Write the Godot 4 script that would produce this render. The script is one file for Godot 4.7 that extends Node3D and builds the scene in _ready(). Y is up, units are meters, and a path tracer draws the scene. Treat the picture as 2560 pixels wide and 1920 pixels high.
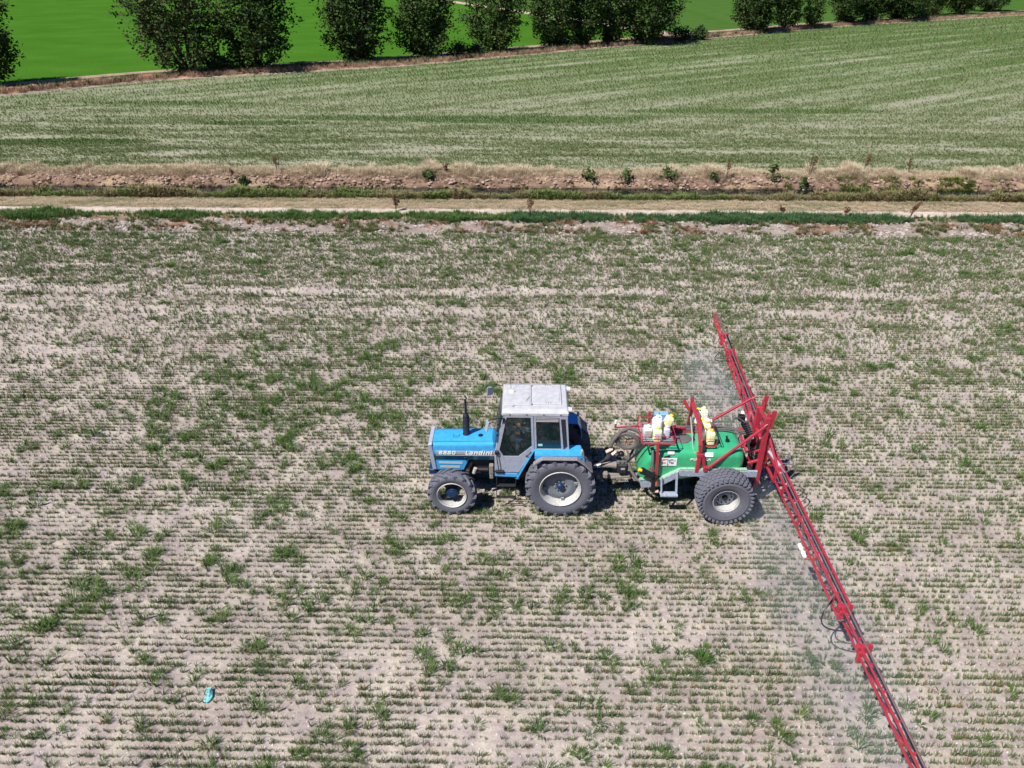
extends Node3D

# ---------------------------------------------------------------- mesh builder
class MB:
	var v := PackedVector3Array()
	var n := PackedVector3Array()
	var c := PackedColorArray()
	var uv := PackedVector2Array()
	var col := Color(1, 1, 1)
	var colored := false
	var t := Transform3D()

	func tri(a: Vector3, b: Vector3, d: Vector3, na: Vector3, nb: Vector3, nd: Vector3) -> void:
		if (b - a).cross(d - a).dot(na + nb + nd) > 0.0:
			var q := b
			b = d
			d = q
			q = nb
			nb = nd
			nd = q
		v.append(t * a)
		v.append(t * b)
		v.append(t * d)
		n.append((t.basis * na).normalized())
		n.append((t.basis * nb).normalized())
		n.append((t.basis * nd).normalized())
		if colored:
			c.append(col)
			c.append(col)
			c.append(col)

	func flat(a: Vector3, b: Vector3, d: Vector3, outward: Vector3) -> void:
		var m := (b - a).cross(d - a)
		if m.length_squared() < 1e-16:
			return
		m = m.normalized()
		if m.dot(outward) < 0.0:
			m = -m
		tri(a, b, d, m, m, m)

	func quad(a: Vector3, b: Vector3, d: Vector3, e: Vector3, outward: Vector3) -> void:
		flat(a, b, d, outward)
		flat(a, d, e, outward)

	func box(ctr: Vector3, s: Vector3, bev := 0.0, bas := Basis()) -> void:
		var h := s * 0.5
		bev = minf(bev, minf(h.x, minf(h.y, h.z)) * 0.6)
		var P := func(sx: float, sy: float, sz: float, ax: int) -> Vector3:
			var q := Vector3(sx * h.x, sy * h.y, sz * h.z)
			if ax != 0: q.x -= sx * bev
			if ax != 1: q.y -= sy * bev
			if ax != 2: q.z -= sz * bev
			return ctr + bas * q
		for ax in 3:
			for s1 in [-1.0, 1.0]:
				var o := Vector3.ZERO
				o[ax] = s1
				var corner := []
				for k in [[-1.0, -1.0], [1.0, -1.0], [1.0, 1.0], [-1.0, 1.0]]:
					var g := [0.0, 0.0, 0.0]
					g[ax] = s1
					g[(ax + 1) % 3] = k[0]
					g[(ax + 2) % 3] = k[1]
					corner.append(P.call(g[0], g[1], g[2], ax))
				quad(corner[0], corner[1], corner[2], corner[3], bas * o)
		if bev <= 0.0:
			return
		for ax in 3:
			var a1 := (ax + 1) % 3
			var a2 := (ax + 2) % 3
			for s1 in [-1.0, 1.0]:
				for s2 in [-1.0, 1.0]:
					var lo := [0.0, 0.0, 0.0]
					lo[a1] = s1
					lo[a2] = s2
					lo[ax] = -1.0
					var hi := lo.duplicate()
					hi[ax] = 1.0
					var o := Vector3(lo[0] if ax != 0 else 0.0, lo[1] if ax != 1 else 0.0, lo[2] if ax != 2 else 0.0)
					quad(P.call(lo[0], lo[1], lo[2], a1), P.call(hi[0], hi[1], hi[2], a1), P.call(hi[0], hi[1], hi[2], a2), P.call(lo[0], lo[1], lo[2], a2), bas * o)
		for sx in [-1.0, 1.0]:
			for sy in [-1.0, 1.0]:
				for sz in [-1.0, 1.0]:
					flat(P.call(sx, sy, sz, 0), P.call(sx, sy, sz, 1), P.call(sx, sy, sz, 2), bas * Vector3(sx, sy, sz))

	func beam(a: Vector3, b: Vector3, w: float, h: float, bev := 0.006, up := Vector3.UP) -> void:
		var x := (b - a).normalized()
		if absf(x.dot(up)) > 0.98:
			up = Vector3.RIGHT
		var z := x.cross(up).normalized()
		var y := z.cross(x).normalized()
		box((a + b) * 0.5, Vector3(a.distance_to(b), h, w), bev, Basis(x, y, z))

	func tube(pts: Array, r, sides := 8, caps := true) -> void:
		var m := pts.size()
		var up := Vector3(0.31, 0.9, 0.27).normalized()
		var rings := []
		for i in m:
			var d: Vector3 = (pts[mini(i + 1, m - 1)] - pts[maxi(i - 1, 0)]).normalized()
			if absf(d.dot(up)) > 0.97:
				up = Vector3(0.9, 0.1, -0.4).normalized()
			var x := d.cross(up).normalized()
			up = x.cross(d).normalized()
			var rr: float = r[i] if r is Array else r
			var ring := []
			for k in sides:
				var an := TAU * k / sides
				var o := x * cos(an) + up * sin(an)
				ring.append([pts[i] + o * rr, o])
			rings.append(ring)
		for i in m - 1:
			for k in sides:
				var k2 := (k + 1) % sides
				var a = rings[i][k]
				var b = rings[i + 1][k]
				var d = rings[i + 1][k2]
				var e = rings[i][k2]
				tri(a[0], b[0], d[0], a[1], b[1], d[1])
				tri(a[0], d[0], e[0], a[1], d[1], e[1])
		if caps:
			for end in [0, m - 1]:
				var o: Vector3 = (pts[end] - pts[1 if end == 0 else m - 2]).normalized()
				for k in sides:
					tri(pts[end], rings[end][k][0], rings[end][(k + 1) % sides][0], o, o, o)

	func cyl(a: Vector3, b: Vector3, r: float, sides := 10, r2 := -1.0) -> void:
		tube([a, b], [r, r if r2 < 0.0 else r2], sides)

	# prof: array of Vector2(along axis z, radius); turned round the z axis
	func lathe(prof: Array, seg := 32, ctr := Vector3.ZERO, bas := Basis()) -> void:
		var m := prof.size()
		var sn := []
		for i in m - 1:
			var d: Vector2 = prof[i + 1] - prof[i]
			sn.append(Vector2(-d.y, d.x).normalized() if d.length() > 1e-6 else Vector2(0, 1))
		for i in m - 1:
			var n0: Vector2 = sn[i]
			var n1: Vector2 = sn[i]
			if i > 0 and sn[i].dot(sn[i - 1]) > 0.7:
				n0 = (sn[i] + sn[i - 1]).normalized()
			if i < m - 2 and sn[i].dot(sn[i + 1]) > 0.7:
				n1 = (sn[i] + sn[i + 1]).normalized()
			for k in seg:
				var a0 := TAU * k / seg
				var a1 := TAU * (k + 1) / seg
				var q := []
				for w in [[prof[i], n0, a0], [prof[i], n0, a1], [prof[i + 1], n1, a1], [prof[i + 1], n1, a0]]:
					var p: Vector2 = w[0]
					var nn: Vector2 = w[1]
					var cs := cos(w[2])
					var s := sin(w[2])
					q.append([ctr + bas * Vector3(p.y * cs, p.y * s, p.x), bas * Vector3(nn.y * cs, nn.y * s, nn.x)])
				tri(q[0][0], q[1][0], q[2][0], q[0][1], q[1][1], q[2][1])
				tri(q[0][0], q[2][0], q[3][0], q[0][1], q[2][1], q[3][1])

	# polygon in x-y, drawn out along z
	func prism(poly: Array, z0: float, z1: float, bev := 0.0) -> void:
		var m := poly.size()
		var area := 0.0
		for i in m:
			area += poly[i].cross(poly[(i + 1) % m])
		var sgn := 1.0 if area > 0.0 else -1.0
		var inner := []
		for i in m:
			var e0: Vector2 = (poly[i] - poly[(i + m - 1) % m]).normalized()
			var e1: Vector2 = (poly[(i + 1) % m] - poly[i]).normalized()
			var n0 := Vector2(-e0.y, e0.x) * sgn
			var n1 := Vector2(-e1.y, e1.x) * sgn
			var b := (n0 + n1)
			var l := maxf(b.length_squared() * 0.5, 0.3)
			inner.append(poly[i] + b * bev / l)
		var idx := Geometry2D.triangulate_polygon(PackedVector2Array(inner))
		for s in [[z0, -1.0], [z1, 1.0]]:
			for k in range(0, idx.size(), 3):
				flat(V(inner[idx[k]], s[0]), V(inner[idx[k + 1]], s[0]), V(inner[idx[k + 2]], s[0]), Vector3(0, 0, s[1]))
		for i in m:
			var j := (i + 1) % m
			var e: Vector2 = (poly[j] - poly[i]).normalized()
			var o := Vector3(e.y, -e.x, 0) * sgn
			quad(V(poly[i], z0 + bev), V(poly[j], z0 + bev), V(poly[j], z1 - bev), V(poly[i], z1 - bev), o)
			if bev > 0.0:
				quad(V(inner[i], z0), V(inner[j], z0), V(poly[j], z0 + bev), V(poly[i], z0 + bev), o - Vector3(0, 0, 1))
				quad(V(inner[i], z1), V(inner[j], z1), V(poly[j], z1 - bev), V(poly[i], z1 - bev), o + Vector3(0, 0, 1))

	func V(p: Vector2, z: float) -> Vector3:
		return Vector3(p.x, p.y, z)

	# a plate bent along a path in x-y, with thickness th, from z0 to z1
	func bent(path: Array, th: float, z0: float, z1: float, bev := 0.004) -> void:
		var top := []
		var bot := []
		var m := path.size()
		for i in m:
			var d0: Vector2 = (path[i] - path[i - 1]).normalized() if i > 0 else (path[1] - path[0]).normalized()
			var d1: Vector2 = (path[i + 1] - path[i]).normalized() if i < m - 1 else d0
			var nn := (Vector2(-d0.y, d0.x) + Vector2(-d1.y, d1.x)).normalized()
			top.append(path[i] + nn * th * 0.5)
			bot.push_front(path[i] - nn * th * 0.5)
		prism(top + bot, z0, z1, bev)

	# ring between two polygons of equal count, in x-y
	func ring(outer: Array, hole: Array, z0: float, z1: float) -> void:
		var m := outer.size()
		for i in m:
			var j := (i + 1) % m
			quad(V(outer[i], z1), V(outer[j], z1), V(hole[j], z1), V(hole[i], z1), Vector3(0, 0, 1))
			quad(V(outer[i], z0), V(outer[j], z0), V(hole[j], z0), V(hole[i], z0), Vector3(0, 0, -1))
			var mid: Vector2 = (outer[i] + outer[j] - hole[i] - hole[j])
			quad(V(outer[i], z0), V(outer[j], z0), V(outer[j], z1), V(outer[i], z1), Vector3(mid.x, mid.y, 0))
			quad(V(hole[i], z0), V(hole[j], z0), V(hole[j], z1), V(hole[i], z1), Vector3(-mid.x, -mid.y, 0))

	# rings of equal count, closed round, smooth
	func loft(rings: Array, caps := true, smooth := true) -> void:
		var m := rings.size()
		var k := (rings[0] as Array).size()
		var cen := []
		for r in rings:
			var s := Vector3.ZERO
			for p in r:
				s += p
			cen.append(s / k)
		var nr := []
		for i in m:
			var row := []
			for j in k:
				var du: Vector3 = rings[i][(j + 1) % k] - rings[i][(j + k - 1) % k]
				var dv: Vector3 = rings[mini(i + 1, m - 1)][j] - rings[maxi(i - 1, 0)][j]
				var q := du.cross(dv).normalized()
				if q.dot(rings[i][j] - cen[i]) < 0.0:
					q = -q
				row.append(q)
			nr.append(row)
		for i in m - 1:
			for j in k:
				var j2 := (j + 1) % k
				var a: Vector3 = rings[i][j]
				var b: Vector3 = rings[i + 1][j]
				var d: Vector3 = rings[i + 1][j2]
				var e: Vector3 = rings[i][j2]
				if smooth:
					tri(a, b, d, nr[i][j], nr[i + 1][j], nr[i + 1][j2])
					tri(a, d, e, nr[i][j], nr[i + 1][j2], nr[i][j2])
				else:
					quad(a, b, d, e, (a + b + d + e) * 0.25 - (cen[i] + cen[i + 1]) * 0.5)
		if caps:
			for w in [0, m - 1]:
				var o: Vector3 = (cen[w] - cen[1 if w == 0 else m - 2]).normalized()
				for j in k:
					flat(cen[w], rings[w][j], rings[w][(j + 1) % k], o)

	func mesh() -> ArrayMesh:
		var a := []
		a.resize(Mesh.ARRAY_MAX)
		a[Mesh.ARRAY_VERTEX] = v
		a[Mesh.ARRAY_NORMAL] = n
		if colored:
			a[Mesh.ARRAY_COLOR] = c
		if uv.size():
			a[Mesh.ARRAY_TEX_UV] = uv
		var am := ArrayMesh.new()
		am.add_surface_from_arrays(Mesh.PRIMITIVE_TRIANGLES, a)
		return am

var M := {}
var taken := {}
const ROW := 0.154
const SLOPE := 0.02

func numbered(called: String) -> String:
	if not taken.has(called):
		taken[called] = 0
		return called
	taken[called] += 1
	return "%s_%03d" % [called, taken[called]]

func tag(o: Node, label := "", category := "", group := "", kind := "") -> Node:
	if label: o.set_meta("label", label)
	if category: o.set_meta("category", category)
	if group: o.set_meta("group", group)
	if kind: o.set_meta("kind", kind)
	return o

func thing(called: String, label: String, category: String, at := Vector3.ZERO, turn := 0.0, group := "") -> Node3D:
	var o := Node3D.new()
	o.name = numbered(called)
	add_child(o)
	o.position = at
	o.rotation.y = turn
	tag(o, label, category, group)
	return o

func part(parent: Node, called: String, mb, m: Material, label := "") -> MeshInstance3D:
	var o := MeshInstance3D.new()
	o.mesh = mb.mesh() if mb is MB else mb
	o.material_override = m
	o.name = called if parent != self else numbered(called)
	parent.add_child(o, true)
	if label: o.set_meta("label", label)
	return o

func node(parent: Node, called: String, at := Vector3.ZERO) -> Node3D:
	var o := Node3D.new()
	o.name = called
	parent.add_child(o, true)
	o.position = at
	return o

func v2(a: Array) -> Array:
	var r := []
	for i in range(0, a.size(), 2):
		r.append(Vector2(a[i], a[i + 1]))
	return r

# ---------------------------------------------------------------- materials
func noise_tex(freq: float, lo: Color, hi: Color, mid := -1.0, size := 512, kind := FastNoiseLite.TYPE_SIMPLEX_SMOOTH, oct := 5, sd := 1) -> NoiseTexture2D:
	var fn := FastNoiseLite.new()
	fn.seed = sd
	fn.noise_type = kind
	fn.frequency = freq
	fn.fractal_octaves = oct
	var g := Gradient.new()
	g.set_color(0, lo)
	g.set_color(1, hi)
	if mid > 0.0:
		g.add_point(mid, lo.lerp(hi, 0.85))
	var tx := NoiseTexture2D.new()
	tx.width = size
	tx.height = size
	tx.seamless = true
	tx.noise = fn
	tx.color_ramp = g
	return tx

func mat(key: String, c: Color, rough := 0.6, metal := 0.0, dirt: Texture2D = null, scale := 1.0) -> StandardMaterial3D:
	var m := StandardMaterial3D.new()
	m.resource_name = key
	m.albedo_color = c
	m.roughness = rough
	m.metallic = metal
	if dirt:
		m.albedo_texture = dirt
		m.uv1_triplanar = true
		m.uv1_scale = Vector3.ONE * scale
	M[key] = m
	return m

func C(r: int, g: int, b: int) -> Color:
	return Color(r / 255.0, g / 255.0, b / 255.0)

func make_materials() -> void:
	var dust := noise_tex(0.012, Color(0.88, 0.875, 0.865), Color(1, 1, 1), -1.0, 512, FastNoiseLite.TYPE_SIMPLEX_SMOOTH, 6, 3)
	var mud := noise_tex(0.018, Color(0.74, 0.72, 0.70), Color(1, 1, 1), -1.0, 512, FastNoiseLite.TYPE_SIMPLEX_SMOOTH, 6, 4)
	mat("blue", C(66, 168, 230), 0.24, 0.0, dust, 0.9)
	mat("blue_dark", C(26, 58, 104), 0.45, 0.0, mud, 1.5)
	mat("red", C(176, 46, 62), 0.42, 0.0, dust, 1.1)
	mat("green", C(58, 174, 120), 0.36, 0.0, dust, 0.7)
	mat("green_pale", C(166, 208, 176), 0.5, 0.0, mud, 1.4)
	mat("grey_paint", C(164, 170, 186), 0.42, 0.0, dust, 1.2)
	mat("galvanised", C(178, 190, 206), 0.5, 0.1, mud, 1.6)
	mat("roof_white", C(192, 192, 194), 0.4, 0.0, dust, 0.8)
	mat("rim_white", C(205, 204, 200), 0.45, 0.0, mud, 1.8)
	mat("rim_grey", C(132, 140, 150), 0.5, 0.0, mud, 2.0)
	mat("rubber", C(64, 65, 72), 0.85, 0.0, mud, 2.4)
	mat("rubber_dusty", C(108, 110, 122), 0.9, 0.0, mud, 2.8)
	mat("black", C(26, 27, 31), 0.5, 0.0, mud, 2.0)
	mat("iron", C(46, 46, 50), 0.6, 0.1, mud, 2.2)
	mat("exhaust", C(32, 38, 54), 0.5, 0.1, dust, 1.5)
	mat("dusty_iron", C(150, 142, 134), 0.85, 0.0, mud, 2.6)
	mat("steel", C(190, 192, 196), 0.3, 0.7)
	mat("hose", C(108, 104, 104), 0.75, 0.0, mud, 2.4)
	mat("hose_black", C(34, 34, 38), 0.6)
	mat("grip_pink", C(206, 178, 166), 0.7)
	mat("stripe", C(166, 160, 166), 0.45)
	mat("stripe_red", C(190, 60, 60), 0.45)
	mat("letter", C(240, 240, 240), 0.4)
	mat("letter_shadow", C(20, 20, 26), 0.5)
	mat("sticker", C(236, 236, 236), 0.5)
	mat("mint", C(150, 212, 196), 0.5)
	mat("seat", C(40, 42, 50), 0.8)
	mat("cab_dark", C(28, 32, 38), 0.8)
	mat("slat", C(196, 190, 190), 0.5)
	mat("jug_white", C(240, 241, 240), 0.35)
	mat("jug_cream", C(236, 232, 176), 0.4)
	mat("jug_grey", C(196, 200, 214), 0.4)
	mat("cap_yellow", C(240, 206, 50), 0.4)
	mat("box_blue", C(128, 166, 214), 0.5)
	mat("cream_disc", C(222, 208, 180), 0.5)
	mat("teal", C(122, 192, 190), 0.45)
	mat("jeans", C(92, 136, 176), 0.85)
	mat("shirt", C(44, 84, 140), 0.85)
	mat("skin", C(196, 146, 116), 0.6)
	mat("hair", C(58, 44, 36), 0.8)
	mat("lamp_lens", C(225, 228, 232), 0.15, 0.3)
	mat("flare", C(148, 142, 146), 0.75, 0.0, mud, 2.0)
	mat("orange", C(220, 110, 50), 0.5)
	var g := mat("glass", Color(0.10, 0.17, 0.18, 0.52), 0.03)
	g.transparency = BaseMaterial3D.TRANSPARENCY_ALPHA
	g.metallic_specular = 0.5
	var gs := mat("glass_tinted", Color(0.30, 0.42, 0.46, 0.42), 0.04)
	gs.transparency = BaseMaterial3D.TRANSPARENCY_ALPHA
	for key in ["blue", "red", "green"]:
		M[key].clearcoat_enabled = true
		M[key].clearcoat = 0.6
		M[key].clearcoat_roughness = 0.12
	# vegetation: colour comes with each copy
	for key in ["blade", "leaf"]:
		var m := mat(key, Color.WHITE, 0.8)
		m.metallic_specular = 0.22
		m.vertex_color_use_as_albedo = true
		m.backlight_enabled = true
		m.backlight = Color(0.30, 0.36, 0.16) if key == "blade" else Color(0.26, 0.34, 0.14)
		m.cull_mode = BaseMaterial3D.CULL_DISABLED
	mat("bark", C(92, 82, 72), 0.9, 0.0, mud, 1.0)

# ---------------------------------------------------------------- set-up
func _ready() -> void:
	# camera
	var cam := Camera3D.new()
	cam.name = "camera"
	cam.fov = 53.61
	cam.near = 0.1
	cam.far = 6000.0
	add_child(cam)
	cam.position = Vector3(0, 11.5, 0)
	cam.rotation_degrees = Vector3(-29.6, 0, 0)
	cam.current = true
	# sky and exposure
	var env := Environment.new()
	env.background_mode = Environment.BG_SKY
	var sky := Sky.new()
	var sm := ProceduralSkyMaterial.new()
	sm.sky_top_color = Color(0.24, 0.42, 0.74)
	sm.sky_horizon_color = Color(0.66, 0.76, 0.88)
	sm.ground_horizon_color = Color(0.5, 0.5, 0.46)
	sm.ground_bottom_color = Color(0.3, 0.28, 0.24)
	sm.sky_curve = 0.13
	sm.sky_energy_multiplier = 0.7
	sky.sky_material = sm
	env.sky = sky
	env.tonemap_mode = Environment.TONE_MAPPER_LINEAR
	env.tonemap_exposure = 1.38
	env.ssao_enabled = true
	env.ssil_enabled = true
	env.sdfgi_enabled = true
	var we := WorldEnvironment.new()
	we.name = "environment"
	we.environment = env
	add_child(we)
	# sun: from the left, a little behind the camera, high
	var sun := DirectionalLight3D.new()
	sun.name = "sun"
	sun.light_energy = 1.6
	sun.light_color = Color(1.0, 0.99, 0.975)
	sun.light_angular_distance = 0.5
	sun.shadow_enabled = true
	add_child(sun)
	sun.look_at_from_position(Vector3.ZERO, Vector3(0.55, -1.0, -0.46), Vector3.UP)

	make_materials()
	build_ground()
	print("ground ", Time.get_ticks_msec())
	build_trees()
	print("trees ", Time.get_ticks_msec())
	build_tractor()
	print("tractor ", Time.get_ticks_msec())
	build_sprayer()
	print("sprayer ", Time.get_ticks_msec())
	build_containers()
	build_driver()
	print("driver ", Time.get_ticks_msec())
	build_near_crop()
	build_far_crop()
	build_strip_plants()
	build_small_things()
	print("plants ", Time.get_ticks_msec())

# ---------------------------------------------------------------- ground
var fa := FastNoiseLite.new()
var fb := FastNoiseLite.new()
var fc := FastNoiseLite.new()
const TREELINE := [[-110.0, -30.0], [-72.0, -57.0], [-47.1, -73.9], [-36.2, -83.5], [-12.9, -94.6], [3.6, -107.0], [28.0, -125.5], [58.8, -149.0], [107.6, -177.1], [170.0, -216.0], [260.0, -272.0]]

func nz(f: FastNoiseLite, x: float, y: float) -> float:
	return f.get_noise_2d(x, y) * 0.5 + 0.5

func tree_z(x: float) -> float:
	for i in TREELINE.size() - 1:
		if x <= TREELINE[i + 1][0]:
			var a = TREELINE[i]
			var b = TREELINE[i + 1]
			return lerpf(a[1], b[1], (x - a[0]) / (b[0] - a[0]))
	return TREELINE[-1][1]

func soil_maps() -> Array:
	# 40 drill rows to a tile; colour and relief of dry crumbly soil
	var S := 1024
	var make := func(freq: float, oct: int, kind: int, sd: int) -> PackedByteArray:
		var f := FastNoiseLite.new()
		f.seed = sd
		f.noise_type = kind
		f.frequency = freq
		f.fractal_octaves = oct
		if kind == FastNoiseLite.TYPE_CELLULAR:
			f.cellular_return_type = FastNoiseLite.RETURN_DISTANCE
			f.fractal_type = FastNoiseLite.FRACTAL_NONE
		return f.get_seamless_image(S, S).get_data()
	var clod: PackedByteArray = make.call(0.05, 1, FastNoiseLite.TYPE_CELLULAR, 11)
	var crumb: PackedByteArray = make.call(0.12, 3, FastNoiseLite.TYPE_SIMPLEX_SMOOTH, 12)
	var wide: PackedByteArray = make.call(0.008, 4, FastNoiseLite.TYPE_SIMPLEX_SMOOTH, 13)
	var col := PackedByteArray()
	var hgt := PackedByteArray()
	col.resize(S * S * 3)
	hgt.resize(S * S)
	for y in S:
		var ridge := cos(TAU * y * 40.0 / S)
		for x in S:
			var i := y * S + x
			var cl := 1.0 - clod[i] / 255.0
			var cr := crumb[i] / 255.0
			var wd := wide[i] / 255.0
			var h := 0.42 + 0.30 * (cl - 0.5) + 0.28 * (cr - 0.5) + 0.10 * (wd - 0.5) - 0.17 * ridge
			hgt[i] = int(clampf(h, 0.0, 1.0) * 255.0)
			var k := 0.86 + 0.16 * (wd - 0.5) + 0.14 * (cr - 0.5) + 0.08 * (cl - 0.5)
			col[i * 3] = int(clampf(k, 0.0, 1.0) * 255.0)
			col[i * 3 + 1] = int(clampf(k * (0.955 + 0.03 * wd), 0.0, 1.0) * 255.0)
			col[i * 3 + 2] = int(clampf(k * (0.915 + 0.05 * (1.0 - wd)), 0.0, 1.0) * 255.0)
	var ci := Image.create_from_data(S, S, false, Image.FORMAT_RGB8, col)
	var hi := Image.create_from_data(S, S, false, Image.FORMAT_L8, hgt)
	return [ImageTexture.create_from_image(ci), ImageTexture.create_from_image(hi)]

# green cover of the far field, 0 bare to 1 full
func far_cover(x: float, z: float) -> float:
	var t := z - SLOPE * x
	var k := smoothstep(52.0, 80.0, -z + 0.12 * x)
	var near := 0.5 * nz(fa, x * 0.05, t * 0.42) + 0.35 * nz(fb, x * 0.16, t * 0.9) + 0.15 * nz(fc, x * 0.8, t * 1.4)
	var s2 := x * 0.83 - z * 0.56
	var t2 := x * 0.56 + z * 0.83
	var far := 0.55 * nz(fb, s2 * 0.018, t2 * 0.33 + 40.0) + 0.25 * nz(fa, s2 * 0.05, t2 * 0.8) + 0.20 * nz(fc, s2 * 0.3, t2 * 0.6)
	var g := lerpf(near + 0.02, far + 0.06, k)
	g += 0.12 * smoothstep(85.0, 140.0, -z)
	# thick patches of self-sown green
	for p in PATCH:
		var dx: float = (x - p[0]) / p[2]
		var dz: float = (z - p[1] - SLOPE * (x - p[0])) / p[3]
		g += 0.5 * clampf(1.25 - dx * dx - dz * dz, 0.0, 0.6)
	return clampf((g - 0.5) * 2.3 + 0.55, 0.0, 1.0)

func in_patch(x: float, z: float) -> bool:
	for p in PATCH:
		var dx: float = (x - p[0]) / p[2]
		var dz: float = (z - p[1] - SLOPE * (x - p[0])) / p[3]
		if dx * dx + dz * dz < 0.9 + 0.9 * fb.get_noise_2d(x * 0.5, z * 0.9):
			return true
	return false

const PATCH := [[0.0, -62.5, 11.0, 1.6], [-12.0, -63.0, 6.0, 0.9], [-20.0, -61.0, 5.0, 0.8], [18.0, -66.0, 9.0, 1.0], [-31.0, -54.5, 6.0, 0.9], [-25.0, -46.9, 9.0, 0.55], [-30.0, -70.0, 8.0, 0.9], [24.0, -66.0, 7.0, 1.1]]

func sheet(called: String, x0: float, x1: float, dx: float, t0: float, t1: float, dt: float, hf: Callable, cf: Callable, m: Material) -> MeshInstance3D:
	var nx := int(ceil((x1 - x0) / dx))
	var nt := maxi(1, int(ceil(absf(t1 - t0) / dt)))
	var vs := PackedVector3Array()
	var cs := PackedColorArray()
	var us := PackedVector2Array()
	for j in nt + 1:
		var t := lerpf(t0, t1, float(j) / nt)
		for i in nx + 1:
			var x := lerpf(x0, x1, float(i) / nx)
			vs.append(Vector3(x, hf.call(x, t), t + SLOPE * x))
			us.append(Vector2(x / (ROW * 40.0), t / (ROW * 40.0)))
			cs.append(cf.call(x, t))
	return grid_mesh(called, vs, cs, us, nx, nt, m)

func grid_mesh(called: String, vs: PackedVector3Array, cs: PackedColorArray, us: PackedVector2Array, nx: int, nt: int, m: Material) -> MeshInstance3D:
	var ns := PackedVector3Array()
	ns.resize(vs.size())
	var w := nx + 1
	for j in nt + 1:
		for i in w:
			var a := vs[j * w + mini(i + 1, nx)] - vs[j * w + maxi(i - 1, 0)]
			var b := vs[mini(j + 1, nt) * w + i] - vs[maxi(j - 1, 0) * w + i]
			var q := a.cross(b).normalized()
			ns[j * w + i] = q if q.y > 0.0 else -q
	var ix := PackedInt32Array()
	for j in nt:
		for i in nx:
			var a := j * w + i
			var up := (vs[a + 1] - vs[a]).cross(vs[a + w] - vs[a]).y > 0.0
			if up:
				ix.append_array([a, a + w, a + 1, a + 1, a + w, a + w + 1])
			else:
				ix.append_array([a, a + 1, a + w, a + 1, a + w + 1, a + w])
	var arr := []
	arr.resize(Mesh.ARRAY_MAX)
	arr[Mesh.ARRAY_VERTEX] = vs
	arr[Mesh.ARRAY_NORMAL] = ns
	arr[Mesh.ARRAY_COLOR] = cs
	arr[Mesh.ARRAY_TEX_UV] = us
	arr[Mesh.ARRAY_INDEX] = ix
	var am := ArrayMesh.new()
	am.add_surface_from_arrays(Mesh.PRIMITIVE_TRIANGLES, arr)
	var o := part(self, called, am, m)
	tag(o, "", "", "", "structure")
	return o

func profile(t: float) -> float:
	# height across the ditch strip
	var P := [[-34.0, 0.0], [-34.6, 0.0], [-35.1, 0.06], [-35.5, 0.11], [-36.2, 0.15], [-37.0, 0.13], [-37.3, 0.10], [-40.1, 0.10], [-40.6, 0.0], [-41.4, -0.36], [-41.8, -0.52], [-43.45, -0.58], [-43.7, -0.36], [-44.05, -0.02], [-44.5, 0.10], [-45.4, 0.12], [-46.4, 0.0], [-50.0, 0.0]]
	for i in P.size() - 1:
		if t >= P[i + 1][0]:
			return lerpf(P[i][1], P[i + 1][1], (t - P[i][0]) / (P[i + 1][0] - P[i][0]))
	return 0.0

func lin(r: int, g: int, b: int) -> Color:
	return C(r, g, b).srgb_to_linear()

func soil_material(key: String, maps: Array, c: Color, relief: float) -> StandardMaterial3D:
	var m := mat(key, c, 0.95)
	m.albedo_texture = maps[0]
	m.heightmap_enabled = relief > 0.0
	m.heightmap_texture = maps[1]
	m.heightmap_scale = relief
	m.vertex_color_use_as_albedo = true
	m.specular_mode = BaseMaterial3D.SPECULAR_DISABLED
	m.detail_enabled = true
	m.detail_blend_mode = BaseMaterial3D.BLEND_MODE_MUL
	m.detail_uv_layer = BaseMaterial3D.DETAIL_UV_2
	m.detail_albedo = noise_tex(0.01, Color(0.86, 0.85, 0.84), Color(1, 1, 1), -1.0, 512, FastNoiseLite.TYPE_SIMPLEX_SMOOTH, 5, 21)
	m.uv2_triplanar = true
	m.uv2_world_triplanar = true
	m.uv2_scale = Vector3.ONE * 0.071
	return m

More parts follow.
